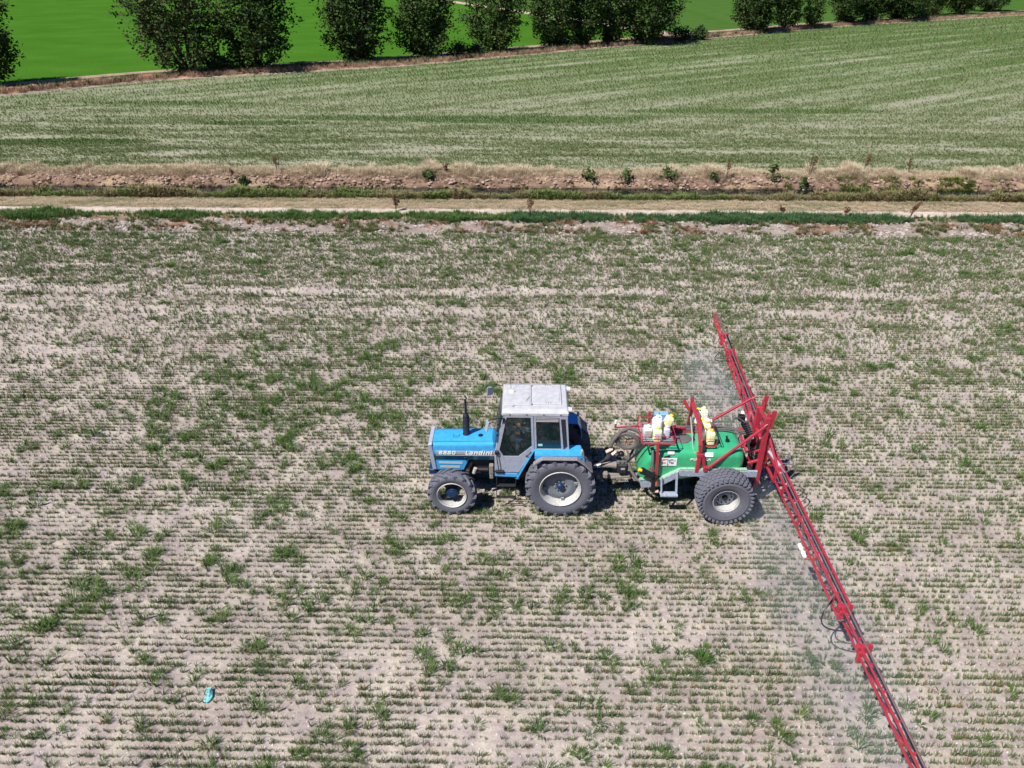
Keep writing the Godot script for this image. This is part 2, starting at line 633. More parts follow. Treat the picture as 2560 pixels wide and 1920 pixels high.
func build_ground() -> void:
	fa.seed = 5
	fb.seed = 6
	fc.seed = 7
	for f in [fa, fb, fc]:
		f.frequency = 1.0
		f.noise_type = FastNoiseLite.TYPE_SIMPLEX_SMOOTH
		f.fractal_octaves = 3
	var maps := soil_maps()
	var soil := soil_material("soil", maps, Color.WHITE, 2.6)
	var strip := soil_material("strip_soil", maps, Color.WHITE, 3.0)
	var base := lin(194, 185, 180)
	var pale := lin(214, 206, 201)
	# the sprayed field
	var field_col := func(x: float, t: float) -> Color:
		var k := 0.35 * nz(fa, x * 0.09, t * 0.5) + 0.2 * nz(fb, x * 0.5, t * 0.9)
		for tr in [-27.45, -25.55]:
			k += 0.5 * smoothstep(0.1, 0.6, nz(fb, x * 0.12, tr)) * smoothstep(0.42, 0.12, absf(t - tr + 0.12 * sin(x * 0.3)))
		return base.lerp(pale, clampf(k, 0.0, 1.0))
	sheet("near_field", -45, 45, 0.5, -4.0, -34.6, 0.3, func(_x, _t): return 0.0, field_col, soil)
	var far_col := func(_x, _t): return base
	sheet("field_margin", -420, 420, 420, 260.0, -4.0, 264.0, func(_x, _t): return 0.0, far_col, soil)
	sheet("field_margin", -420, -45, 375, -4.0, -34.6, 40.0, func(_x, _t): return 0.0, far_col, soil)
	sheet("field_margin", 45, 420, 375, -4.0, -34.6, 40.0, func(_x, _t): return 0.0, far_col, soil)
	# ditch strip
	var clod_h := func(x: float, t: float) -> float:
		var e := smoothstep(-34.6, -35.0, t)
		var l := absf(fa.get_noise_2d(x * 2.3, t * 2.6)) * 0.26 + fb.get_noise_2d(x * 5.5, t * 5.5) * 0.06
		return profile(t) + e * (l - 0.03) * (1.0 if t > -35.7 else smoothstep(-36.3, -35.7, t))
	var clod_c := func(x: float, t: float) -> Color:
		var k := nz(fb, x * 0.7, t * 0.9)
		var rust := smoothstep(0.56, 0.72, nz(fa, x * 0.33 + 9.0, t * 0.8))
		return lin(186, 176, 170).lerp(lin(142, 130, 122), k * 0.8).lerp(lin(150, 112, 88), rust * 0.8)
	sheet("clod_bank", -62, 62, 0.14, -34.6, -36.3, 0.11, clod_h, clod_c, strip)
	var track_c := func(x: float, t: float) -> Color:
		var bare := smoothstep(-38.35, -38.1, t + 0.2 * fb.get_noise_2d(x * 0.25, 3.0)) * smoothstep(-36.9, -37.2, t)
		var k := nz(fc, x * 0.35, t * 1.9)
		var dry := lin(198, 178, 148).lerp(lin(172, 152, 124), k)
		dry = dry.lerp(lin(146, 146, 100), 0.55 * smoothstep(0.56, 0.7, nz(fa, x * 0.14, t * 1.5)))
		return dry.lerp(lin(226, 214, 202), bare)
	var track_h := func(x: float, t: float) -> float: return profile(t) + 0.02 * fb.get_noise_2d(x * 1.2, t * 2.0)
	sheet("farm_track", -62, 62, 0.3, -36.3, -40.1, 0.12, track_h, track_c, strip)
	var bank_c := func(x: float, t: float) -> Color:
		var k := nz(fb, x * 0.8, t * 1.7)
		return lin(120, 104, 78).lerp(lin(84, 90, 50), k)
	var bank_h := func(x: float, t: float) -> float: return profile(t) + 0.07 * fa.get_noise_2d(x * 1.1, t * 1.4) * smoothstep(-40.1, -40.5, t)
	sheet("ditch_near_bank", -62, 62, 0.3, -40.1, -42.2, 0.15, bank_h, bank_c, strip)
	var far_c := func(x: float, t: float) -> Color:
		var k := nz(fb, x * 0.9, t * 2.2)
		var wet := smoothstep(-43.85, -43.6, t + 0.12 * fa.get_noise_2d(x * 1.4, 1.0))
		var d := lin(172, 148, 132).lerp(lin(142, 120, 106), k)
		d = d.lerp(lin(196, 176, 150), smoothstep(0.5, 0.75, nz(fa, x * 0.2, t * 0.7)))
		return d.lerp(lin(58, 48, 38), wet)
	var farbank_h := func(x: float, t: float) -> float: return profile(t) + (0.10 * fa.get_noise_2d(x * 0.8, t * 1.6) + 0.06 * fb.get_noise_2d(x * 3.0, t * 3.0)) * smoothstep(-42.8, -43.7, t) * smoothstep(-46.4, -45.7, t)
	sheet("ditch_far_bank", -62, 62, 0.2, -42.2, -46.4, 0.12, farbank_h, far_c, strip)
	var plain := func(_x, t): return profile(t)
	var dull := func(_x, _t): return lin(120, 110, 80)
	sheet("bank_margin", -420, -62, 358, -34.6, -46.4, 1.0, plain, dull, strip)
	sheet("bank_margin", 62, 420, 358, -34.6, -46.4, 1.0, plain, dull, strip)
	# water
	var wm := mat("water", C(24, 34, 30), 0.06)
	wm.metallic_specular = 0.6
	wm.normal_enabled = true
	var wn := noise_tex(0.02, Color.BLACK, Color.WHITE, -1.0, 256, FastNoiseLite.TYPE_SIMPLEX_SMOOTH, 3, 31)
	wn.as_normal_map = true
	wn.bump_strength = 0.6
	wn.color_ramp = null
	wm.normal_texture = wn
	wm.normal_scale = 0.25
	wm.uv1_triplanar = true
	wm.uv1_scale = Vector3.ONE * 0.4
	var wmb := MB.new()
	for i in 12:
		var xa := -120.0 + i * 20.0
		wmb.quad(Vector3(xa, -0.33, -41.0 + SLOPE * xa), Vector3(xa + 20, -0.33, -41.0 + SLOPE * (xa + 20)), Vector3(xa + 20, -0.33, -44.0 + SLOPE * (xa + 20)), Vector3(xa, -0.33, -44.0 + SLOPE * xa), Vector3.UP)
	tag(part(self, "water", wmb, wm), "", "", "", "structure")
	# far field, with its cover of young crop as colour where single plants cannot be told apart
	var W := 1500
	var Hh := 1000
	var X0 := -100.0
	var X1 := 200.0
	var Z0 := -45.0
	var Z1 := -245.0
	var data := PackedByteArray()
	data.resize(W * Hh * 3)
	var bare_s := C(150, 143, 128)
	for j in Hh:
		var z := lerpf(Z0, Z1, (j + 0.5) / Hh)
		for i in W:
			var x := lerpf(X0, X1, (i + 0.5) / W)
			var o := (j * W + i) * 3
			if absf(x) > 22.0 - z * 0.62 or z < tree_z(x) - 3.0:
				data[o] = 120
				data[o + 1] = 130
				data[o + 2] = 92
				continue
			var g := far_cover(x, z)
			var q := clampf(g * 0.95 + 0.22 * fc.get_noise_2d(x * 3.0, z * 1.3), 0.0, 1.0)
			q *= lerpf(0.62, 1.0, smoothstep(60.0, 105.0, -z))
			var r := lerpf(bare_s.r, 0.30, q)
			var gg := lerpf(bare_s.g, 0.395, q)
			var b := lerpf(bare_s.b, 0.195, q)
			data[o] = int(r * 255)
			data[o + 1] = int(gg * 255)
			data[o + 2] = int(b * 255)
	var ft := ImageTexture.create_from_image(Image.create_from_data(W, Hh, false, Image.FORMAT_RGB8, data))
	var fm := mat("far_soil", Color.WHITE, 0.95)
	fm.albedo_texture = ft
	fm.specular_mode = BaseMaterial3D.SPECULAR_DISABLED
	fm.texture_repeat = false
	var nx := 120
	var nt := 24
	var vs := PackedVector3Array()
	var cs := PackedColorArray()
	var us := PackedVector2Array()
	for j in nt + 1:
		for i in nx + 1:
			var x := lerpf(-86.0, 200.0, float(i) / nx)
			var z := lerpf(-46.38 + SLOPE * x, tree_z(x), float(j) / nt)
			vs.append(Vector3(x, 0.0, z))
			us.append(Vector2((x - X0) / (X1 - X0), (z - Z0) / (Z1 - Z0)))
			cs.append(Color.WHITE)
	grid_mesh("far_field", vs, cs, us, nx, nt, fm)
	# bank under the tree line
	var off := [0.0, 0.5, 1.0, 1.6, 2.4, 3.2, 4.2, 5.2, 6.4, 7.2, 8.0, 8.8]
	vs = PackedVector3Array()
	cs = PackedColorArray()
	us = PackedVector2Array()
	nx = 620
	nt = off.size() - 1
	for d in off:
		for i in nx + 1:
			var x := lerpf(-86.0, 200.0, float(i) / nx)
			var sl := (tree_z(x + 0.5) - tree_z(x - 0.5))
			var nrm := Vector3(sl, 0, -1).normalized()
			var p = Vector3(x, 0, tree_z(x)) + nrm * (d + 0.35 * fa.get_noise_2d(x * 0.4, d))
			p.y = 0.002 + 0.30 * sin(clampf(d / 5.5, 0.0, 1.0) * PI) * (0.8 + 0.8 * fb.get_noise_2d(x * 0.9, d))
			vs.append(p)
			us.append(Vector2(p.x / 6.16, p.z / 6.16))
			var k := nz(fb, x * 0.6, d * 0.7)
			var cc := lin(196, 152, 132).lerp(lin(164, 116, 96), k)
			if d < 0.8:
				cc = lin(186, 172, 160)
			elif d > 7.0:
				cc = lin(190, 172, 156)
			elif d > 3.5:
				cc = cc.lerp(lin(72, 92, 40), smoothstep(0.3, 0.6, nz(fa, x * 0.35, d * 0.5)))
			cs.append(cc)
	grid_mesh("tree_bank", vs, cs, us, nx, nt, strip)
	# fields beyond the trees
	var gm := mat("green_field", C(86, 130, 50), 0.9, 0.0, noise_tex(0.035, Color(0.60, 0.68, 0.50), Color(1, 1, 1), -1.0, 1024, FastNoiseLite.TYPE_SIMPLEX_SMOOTH, 5, 41), 0.11)
	gm.uv1_world_triplanar = true
	gm.specular_mode = BaseMaterial3D.SPECULAR_DISABLED
	gm.detail_enabled = true
	gm.detail_blend_mode = BaseMaterial3D.BLEND_MODE_MUL
	gm.detail_uv_layer = BaseMaterial3D.DETAIL_UV_2
	gm.detail_albedo = noise_tex(0.012, Color(0.86, 0.88, 0.80), Color(1, 1, 1), -1.0, 512, FastNoiseLite.TYPE_SIMPLEX_SMOOTH, 4, 42)
	gm.uv2_triplanar = true
	gm.uv2_world_triplanar = true
	gm.uv2_scale = Vector3(0.013, 0.013, 0.016)
	var sm := mat("striped_field", C(86, 112, 62), 0.9, 0.0, noise_tex(0.02, Color(0.58, 0.76, 0.50), Color(1.0, 0.96, 0.92), -1.0, 1024, FastNoiseLite.TYPE_SIMPLEX_SMOOTH, 6, 43), 1.0)
	sm.uv1_world_triplanar = true
	sm.uv1_scale = Vector3(0.01, 0.01, 0.09)
	sm.specular_mode = BaseMaterial3D.SPECULAR_DISABLED
	var gmb := MB.new()
	for i in TREELINE.size() - 1:
		var a = TREELINE[i]
		var b = TREELINE[i + 1]
		gmb.quad(Vector3(a[0], -0.03, a[1] - 3.0), Vector3(b[0], -0.03, b[1] - 3.0), Vector3(b[0], -0.03, -5000), Vector3(a[0], -0.03, -5000), Vector3.UP)
	gmb.quad(Vector3(-4000, -0.03, -45.6 - 80), Vector3(-110, -0.03, -33), Vector3(-110, -0.03, -5000), Vector3(-4000, -0.03, -5000), Vector3.UP)
	gmb.quad(Vector3(260, -0.03, -275), Vector3(4000, -0.03, -900), Vector3(4000, -0.03, -5000), Vector3(260, -0.03, -5000), Vector3.UP)
	tag(part(self, "distant_field", gmb, sm), "", "", "", "structure")
	var g2 := MB.new()
	var edge := [Vector2(-110, -38), Vector2(-72, -65), Vector2(-47.1, -82), Vector2(-36.2, -91.5), Vector2(-12.9, -102.5), Vector2(3.6, -115.0), Vector2(26.5, -132.5)]
	var far_edge := [Vector2(-700, -1200), Vector2(-560, -1200), Vector2(-430, -1150), Vector2(-330, -900), Vector2(-150, -520), Vector2(-60, -325), Vector2(26.0, -133.5)]
	for i in edge.size() - 1:
		g2.quad(Vector3(edge[i].x, -0.022, edge[i].y), Vector3(edge[i + 1].x, -0.022, edge[i + 1].y), Vector3(far_edge[i + 1].x, -0.022, far_edge[i + 1].y), Vector3(far_edge[i].x, -0.022, far_edge[i].y), Vector3.UP)
	tag(part(self, "green_field", g2, gm), "", "", "", "structure")
	var pm := mat("path_dirt", C(196, 170, 152), 0.95, 0.0, noise_tex(0.05, Color(0.8, 0.78, 0.75), Color(1, 1, 1), -1.0, 512, FastNoiseLite.TYPE_SIMPLEX_SMOOTH, 5, 44), 0.2)
	pm.uv1_world_triplanar = true
	var pmb := MB.new()
	var a0 := Vector2(27.5, -131.0)
	var pdir := Vector2(-60 - 26, -325 + 133.5).normalized()
	var pn := Vector2(-pdir.y, pdir.x) * 1.6
	var a1 := a0 + pdir * 420.0
	pmb.quad(Vector3(a0.x - pn.x, -0.014, a0.y - pn.y), Vector3(a0.x + pn.x, -0.014, a0.y + pn.y), Vector3(a1.x + pn.x, -0.014, a1.y + pn.y), Vector3(a1.x - pn.x, -0.014, a1.y - pn.y), Vector3.UP)
	tag(part(self, "field_path", pmb, pm), "", "", "", "structure")
	# land to the left of the far field, beyond the ditch
	var lm := MB.new()
	lm.quad(Vector3(-4000, -0.035, -46 - 80), Vector3(-86, -0.035, -47.4), Vector3(-86, -0.035, -60), Vector3(-4000, -0.035, -400), Vector3.UP)
	lm.quad(Vector3(200, -0.035, -41.7), Vector3(4000, -0.035, -30), Vector3(4000, -0.035, -1200), Vector3(200, -0.035, -280), Vector3.UP)
	tag(part(self, "distant_field", lm, sm), "", "", "", "structure")

# ---------------------------------------------------------------- trees
func vase(f: float) -> float:
	var P := [[0.0, 0.22], [0.06, 0.48], [0.18, 0.84], [0.40, 1.0], [0.62, 0.98], [0.8, 0.78], [0.93, 0.45], [1.0, 0.12]]
	for i in P.size() - 1:
		if f <= P[i + 1][0]:
			return lerpf(P[i][1], P[i + 1][1], (f - P[i][0]) / (P[i + 1][0] - P[i][0]))
	return 0.1

func leaf_mesh(list: Array, rng: RandomNumberGenerator, leaf: float, per: int, spread: float, tint: Color) -> ArrayMesh:
	var vs := PackedVector3Array()
	var ns := PackedVector3Array()
	var cs := PackedColorArray()
	for p in list:
		var shade := rng.randf_range(0.72, 1.3)
		var warm := rng.randf_range(-0.12, 0.16)
		for k in per:
			var o: Vector3 = p + Vector3(rng.randfn(), rng.randfn() * 0.8, rng.randfn()) * spread
			if o.y < 0.05:
				o.y = 0.05 + rng.randf() * 0.2
			var dir := Vector3(rng.randf_range(-1, 1), rng.randf_range(-0.6, 0.5), rng.randf_range(-1, 1)).normalized()
			var nn := (Vector3(rng.randf_range(-1, 1), rng.randf_range(0.1, 1.4), rng.randf_range(-1, 1))).normalized()
			var side := dir.cross(nn).normalized()
			nn = side.cross(dir).normalized()
			if nn.y < 0.0:
				nn = -nn
			var L := leaf * rng.randf_range(0.65, 1.35)
			var w := L * 0.34
			var a := o - dir * L * 0.5
			var b := o + side * w
			var d := o + dir * L * 0.5
			var e := o - side * w
			var s := shade * rng.randf_range(0.85, 1.18)
			var col := Color(tint.r * s * (1.0 + warm), tint.g * s, tint.b * s * (1.0 - warm))
			nn = (b - a).cross(d - a).normalized()
			var order := [a, d, b, a, e, d]
			if nn.y < 0.0:
				nn = -nn
				order = [a, b, d, a, d, e]
			for q in order:
				vs.append(q)
				ns.append(nn)
				cs.append(col)
	var arr := []
	arr.resize(Mesh.ARRAY_MAX)
	arr[Mesh.ARRAY_VERTEX] = vs
	arr[Mesh.ARRAY_NORMAL] = ns
	arr[Mesh.ARRAY_COLOR] = cs
	var am := ArrayMesh.new()
	am.add_surface_from_arrays(Mesh.PRIMITIVE_TRIANGLES, arr)
	return am

func tree(called: String, label: String, x: float, z: float, h: float, w: float, sd: int, clumps: int, tint: Color, lean := 0.0, stems := 8) -> Node3D:
	var rng := RandomNumberGenerator.new()
	rng.seed = sd
	var t := thing(called, label, "tree", Vector3(x, 0.12, z), 0.0, "trees along the far edge of the field")
	var wood := MB.new()
	var pts := []
	var tips := []
	for s in stems:
		var an := TAU * (s + rng.randf()) / stems
		var out := rng.randf_range(0.35, 0.95)
		var p0 := Vector3(cos(an), 0, sin(an)) * rng.randf_range(0.1, 0.5)
		var hh := h * rng.randf_range(0.6, 0.95)
		var path := []
		var rad := []
		for i in 6:
			var f := i / 5.0
			var r: float = lerpf(p0.length(), w * 0.5 * out * vase(minf(f * 0.9, 0.9)), pow(f, 0.8))
			path.append(Vector3(cos(an) * r + lean * f * h * 0.25, f * hh - 0.15, sin(an) * r) + Vector3(rng.randfn(), 0, rng.randfn()) * 0.12 * f)
			rad.append(lerpf(0.10, 0.02, f) * (h / 8.0))
		wood.tube(path, rad, 5, false)
		for k in 5:
			var f := rng.randf_range(0.3, 0.95)
			var q: Vector3 = path[0].lerp(path[5], f)
			q = path[int(f * 5)]
			var an2 := an + rng.randf_range(-1.3, 1.3)
			var e := q + Vector3(cos(an2), rng.randf_range(0.2, 1.0), sin(an2)) * rng.randf_range(0.6, 1.5) * (w / 8.0)
			wood.tube([q, q.lerp(e, 0.5) + Vector3(0, 0.08, 0), e], [0.035, 0.022, 0.01], 4, false)
			tips.append(e)
	part(t, "trunk", wood, M.bark)
	var made := 0
	var tries := 0
	var fx := sd * 13.7
	while made < clumps and tries < clumps * 6:
		tries += 1
		var f := pow(rng.randf(), 0.85)
		f = 0.03 + f * 0.97
		var an := rng.randf() * TAU
		var edge := vase(f) * w * 0.5 * (0.80 + 0.55 * fa.get_noise_2d(cos(an) * 1.6 + fx, f * 4.0 + sin(an) * 1.6))
		var rr := edge * sqrt(lerpf(0.12, 1.0, rng.randf()))
		var p := Vector3(cos(an) * rr + lean * f * h * 0.25, f * h, sin(an) * rr)
		if fb.get_noise_3d(p.x * 0.55 + fx, p.y * 0.55, p.z * 0.55) < -0.16:
			continue
		pts.append(p)
		made += 1
	for e in tips:
		pts.append(e)
	part(t, "crown", leaf_mesh(pts, rng, 0.30 * clampf(h / 8.0, 0.75, 1.1), 17, 0.32, tint), M.leaf)
	return t

func bush(called: String, label: String, cat: String, at: Vector3, h: float, w: float, sd: int, n: int, tint: Color, leaf := 0.14, group := "") -> void:
	var rng := RandomNumberGenerator.new()
	rng.seed = sd
	var t := thing(called, label, cat, at, 0.0, group)
	var pts := []
	var wood := MB.new()
	for i in n:
		var an := rng.randf() * TAU
		var f := rng.randf()
		var r := w * 0.5 * sqrt(rng.randf()) * sin(PI * (0.18 + 0.8 * f))
		pts.append(Vector3(cos(an) * r, 0.06 + f * h * 0.9, sin(an) * r))
	for i in 6:
		var e: Vector3 = pts[rng.randi() % pts.size()]
		wood.tube([Vector3(rng.randfn() * 0.05, -0.1, rng.randfn() * 0.05), Vector3(e.x * 0.4, e.y * 0.6, e.z * 0.4), e], [0.018, 0.012, 0.005], 4, false)
	part(t, "stem", wood, M.bark)
	part(t, "crown", leaf_mesh(pts, rng, leaf, 12, w * 0.10, tint), M.leaf)

func build_trees() -> void:
	var dk := Color(0.044, 0.072, 0.022)
	var md := Color(0.060, 0.096, 0.029)
	var ol := Color(0.064, 0.086, 0.034)
	var L := [
		["bushy tree cut off by the left edge of the picture", -51.6, -79.8, 8.6, 6.6, 420, dk, 0.0, 8],
		["ragged grey-green tree leaning left, leftmost of the big paired trees", -35.0, -88.6, 9.6, 9.0, 560, ol, -0.75, 9],
		["tall dark tree forming the right half of the big left pair", -28.6, -91.4, 10.4, 8.6, 640, dk, 0.1, 10],
		["lone rounded dark tree standing right of the big left pair", -18.4, -97.9, 9.6, 7.6, 600, dk, 0.0, 9],
		["cone-shaped light-speckled tree, second lone tree right of the pair", -10.6, -101.9, 8.4, 6.8, 520, md, 0.0, 8],
		["loose open tree just left of the clustered central group", -2.4, -108.6, 9.2, 7.6, 470, md, 0.15, 8],
		["leftmost leafy tree of the clustered central group", 5.6, -114.4, 9.6, 7.2, 560, md, 0.0, 8],
		["slim gap-stemmed tree, second from left in the central group", 10.0, -115.6, 9.4, 5.4, 400, md, 0.0, 5],
		["thin-trunked tree, third from left in the central group", 14.2, -118.6, 9.2, 5.0, 360, ol, 0.0, 5],
		["broad dark tree at the right end of the central group", 19.4, -120.0, 9.8, 9.0, 640, dk, 0.2, 9],
		["broad tree at the left end of the right-hand row", 39.6, -137.4, 9.0, 7.6, 560, dk, 0.0, 8],
		["narrow forked tree beside the broad tree starting the right-hand row", 46.8, -143.4, 8.6, 5.4, 400, md, 0.15, 6],
		["smallest shrubby tree standing alone in the right-hand row", 51.9, -145.0, 6.2, 3.2, 220, md, 0.0, 5],
		["left tree of the dense clump in the right-hand row", 61.0, -153.2, 8.8, 7.0, 520, dk, 0.0, 7],
		["middle tree of the dense clump in the right-hand row", 68.0, -159.4, 9.2, 8.0, 560, dk, 0.0, 8],
		["right tree of the dense clump in the right-hand row", 74.0, -161.0, 9.0, 7.6, 560, dk, 0.1, 8],
		["small pale tree just right of the dense clump", 86.6, -174.4, 7.6, 5.4, 360, md, 0.0, 6],
		["wide tree second from the right end of the tree row", 94.6, -177.6, 9.0, 9.0, 560, dk, 0.0, 8],
		["last tree at the far right end of the tree row", 107.0, -189.0, 8.6, 7.8, 480, dk, 0.0, 7]]
	var sd := 100
	for a in L:
		sd += 7
		tree("field_tree", a[0], a[1], a[2], a[3] * 1.12, a[4] * 1.2, sd, int(a[5] * 1.35), a[6], a[7], a[8])
	# low bushes between the trunks
	var B := [["low dark bush filling the gap under the big left pair of trees", -31.6, -89.4, 1.5, 3.0], ["low green bush right of the cone-shaped tree", -6.6, -103.2, 1.5, 3.4], ["second low bush right of the cone-shaped tree", -4.4, -104.8, 1.3, 2.6], ["low bush at the foot of the central tree group", 7.6, -114.2, 1.4, 3.6],
		["hedge-like bush right of the central tree group", 25.0, -123.8, 1.6, 4.0], ["small rounded bush ending the bank right of the central group", 28.4, -125.6, 1.7, 2.4], ["spreading bush right of the dense clump of trees", 79.5, -164.2, 1.8, 4.4]]
	for b in B:
		sd += 3
		bush("field_bush", b[0], "bush", Vector3(b[1], 0.1, b[2]), b[3], b[4], sd, 110, Color(0.05, 0.085, 0.03), 0.26, "bushes among the far trees")

# ---------------------------------------------------------------- wheels
func tyre_mesh(R: float, rim: float, w: float, lug: float, count: int, lugw: float) -> MB:
	var b := MB.new()
	var h := w * 0.5
	var rc := R - lug
	b.lathe([Vector2(-h * 0.72, rim - 0.02), Vector2(-h * 0.80, rim + 0.02), Vector2(-h * 0.98, lerpf(rim, rc, 0.42)), Vector2(-h * 1.0, lerpf(rim, rc, 0.62)), Vector2(-h * 0.96, lerpf(rim, rc, 0.85)), Vector2(-h * 0.86, rc - 0.012), Vector2(-h * 0.5, rc + 0.006), Vector2(0, rc + 0.012), Vector2(h * 0.5, rc + 0.006), Vector2(h * 0.86, rc - 0.012), Vector2(h * 0.96, lerpf(rim, rc, 0.85)), Vector2(h * 1.0, lerpf(rim, rc, 0.62)), Vector2(h * 0.98, lerpf(rim, rc, 0.42)), Vector2(h * 0.80, rim + 0.02), Vector2(h * 0.72, rim - 0.02)], 56)
	for side in [-1.0, 1.0]:
		for i in count:
			var th := TAU * (i + (0.5 if side > 0 else 0.0)) / count
			var sweep := 0.30 * 0.8 / R
			# stations from the shoulder to the centre line: (z, radius, angle, half width)
			var st := [[h * 1.0, R - lug * 2.0, th, lugw * 0.62], [h * 0.985, R - lug * 0.55, th + 0.02, lugw * 0.6], [h * 0.86, R - 0.004, th + sweep * 0.18, lugw * 0.56], [h * 0.45, R, th + sweep * 0.62, lugw * 0.5], [-h * 0.04, R, th + sweep, lugw * 0.46]]
			var top := []
			var bot := []
			for k in st.size():
				var s = st[k]
				var rad := Vector3(cos(s[2]), sin(s[2]), 0)
				var tang := Vector3(-sin(s[2]), cos(s[2]), 0)
				var c0: Vector3 = rad * s[1] + Vector3(0, 0, side * s[0])
				var lower: Vector3 = rad * (minf(s[1] - 0.02, rc - 0.02)) + Vector3(0, 0, side * (s[0] - 0.02 if k < 2 else s[0]))
				var dirv := (tang + Vector3(0, 0, side * 0.35)).normalized()
				top.append([c0 - dirv * s[3], c0 + dirv * s[3], rad + Vector3(0, 0, side * (0.8 if k < 2 else 0.0))])
				bot.append([lower - dirv * (s[3] + 0.012), lower + dirv * (s[3] + 0.012), dirv])
			for k in st.size() - 1:
				b.quad(top[k][0], top[k][1], top[k + 1][1], top[k + 1][0], top[k][2])
				b.quad(top[k][0], top[k + 1][0], bot[k + 1][0], bot[k][0], -bot[k][2])
				b.quad(top[k][1], top[k + 1][1], bot[k + 1][1], bot[k][1], bot[k][2])
			b.quad(top[4][0], top[4][1], bot[4][1], bot[4][0], Vector3(0, 0, -side))
			b.quad(top[0][0], top[0][1], bot[0][1], bot[0][0], Vector3(0, 0, side))
	return b

func rear_wheel(parent: Node, at: Vector3, flip: bool) -> void:
	var w := node(parent, "rear_wheel", at)
	if flip:
		w.rotation.y = PI
	part(w, "tyre", tyre_mesh(0.81, 0.47, 0.40, 0.058, 20, 0.058), M.rubber_dusty)
	var r := MB.new()
	r.lathe([Vector2(0.17, 0.485), Vector2(0.19, 0.475), Vector2(0.175, 0.455), Vector2(0.10, 0.44), Vector2(0.04, 0.40), Vector2(-0.02, 0.395), Vector2(-0.12, 0.43), Vector2(-0.18, 0.47)], 48)
	part(w, "rim", r, M.rim_white)
	var d := MB.new()
	d.lathe([Vector2(0.0, 0.395), Vector2(0.01, 0.38), Vector2(0.05, 0.31), Vector2(0.055, 0.22), Vector2(0.03, 0.17), Vector2(0.03, 0.0)], 40)
	part(w, "disc", d, M.rim_grey)
	var hb := MB.new()
	hb.lathe([Vector2(0.03, 0.085), Vector2(0.09, 0.08), Vector2(0.115, 0.055), Vector2(0.12, 0.0)], 20)
	part(w, "hub", hb, M.blue_dark)
	for i in 8:
		var an := TAU * (i + 0.3) / 8
		var nb := MB.new()
		nb.cyl(Vector3(cos(an) * 0.125, sin(an) * 0.125, 0.02), Vector3(cos(an) * 0.125, sin(an) * 0.125, 0.062), 0.018, 6)
		part(w, "wheel_nut", nb, M.dusty_iron)
	for i in 4:
		var an := TAU * (i + 0.12) / 4
		var nb := MB.new()
		nb.box(Vector3(cos(an) * 0.37, sin(an) * 0.37, 0.045), Vector3(0.09, 0.09, 0.05), 0.012, Basis(Vector3(0, 0, 1), an))
		part(w, "rim_clamp", nb, M.rim_grey)

func front_wheel(parent: Node, at: Vector3, flip: bool) -> void:
	var w := node(parent, "front_wheel", at)
	if flip:
		w.rotation.y = PI
	part(w, "tyre", tyre_mesh(0.575, 0.335, 0.34, 0.048, 16, 0.046), M.rubber_dusty)
	var r := MB.new()
	r.lathe([Vector2(0.145, 0.35), Vector2(0.165, 0.34), Vector2(0.15, 0.325), Vector2(0.07, 0.31), Vector2(-0.02, 0.295), Vector2(-0.12, 0.32), Vector2(-0.15, 0.345)], 44)
	part(w, "rim", r, M.rim_white)
	var d := MB.new()
	for i in 4:
		var an := TAU * (i + 0.4) / 4
		var e := Vector3(cos(an), sin(an), 0)
		d.beam(e * 0.09 + Vector3(0, 0, 0.0), e * 0.295 + Vector3(0, 0, 0.02), 0.05, 0.10, 0.01, Vector3(-e.y, e.x, 0))
	d.lathe([Vector2(-0.04, 0.17), Vector2(0.02, 0.165), Vector2(0.025, 0.1)], 24)
	part(w, "disc", d, M.iron)
	var hb := MB.new()
	hb.lathe([Vector2(0.0, 0.145), Vector2(0.06, 0.14), Vector2(0.085, 0.125), Vector2(0.09, 0.09), Vector2(0.105, 0.085), Vector2(0.105, 0.0)], 24)
	part(w, "hub", hb, M.blue_dark)
	for i in 10:
		var an := TAU * i / 10
		var nb := MB.new()
		nb.cyl(Vector3(cos(an) * 0.122, sin(an) * 0.122, 0.07), Vector3(cos(an) * 0.122, sin(an) * 0.122, 0.1), 0.013, 6)
		part(w, "wheel_nut", nb, M.blue_dark)

func lettering(parent: Node, text: String, h: float, at: Vector3, m: Material, squeeze := 1.0, slant := 0.2, font := "Droid Sans", depth := 0.004) -> MeshInstance3D:
	var f := SystemFont.new()
	f.font_names = PackedStringArray([font])
	f.font_weight = 700
	var tm := TextMesh.new()
	tm.text = text
	tm.font = f
	tm.font_size = 64
	tm.pixel_size = h / 46.0
	tm.depth = depth
	tm.horizontal_alignment = HORIZONTAL_ALIGNMENT_LEFT
	var o := part(parent, "lettering", tm, m)
	o.transform = Transform3D(Basis(Vector3(squeeze, 0, 0), Vector3(slant, 1, 0), Vector3(0, 0, 1)), at)
	return o

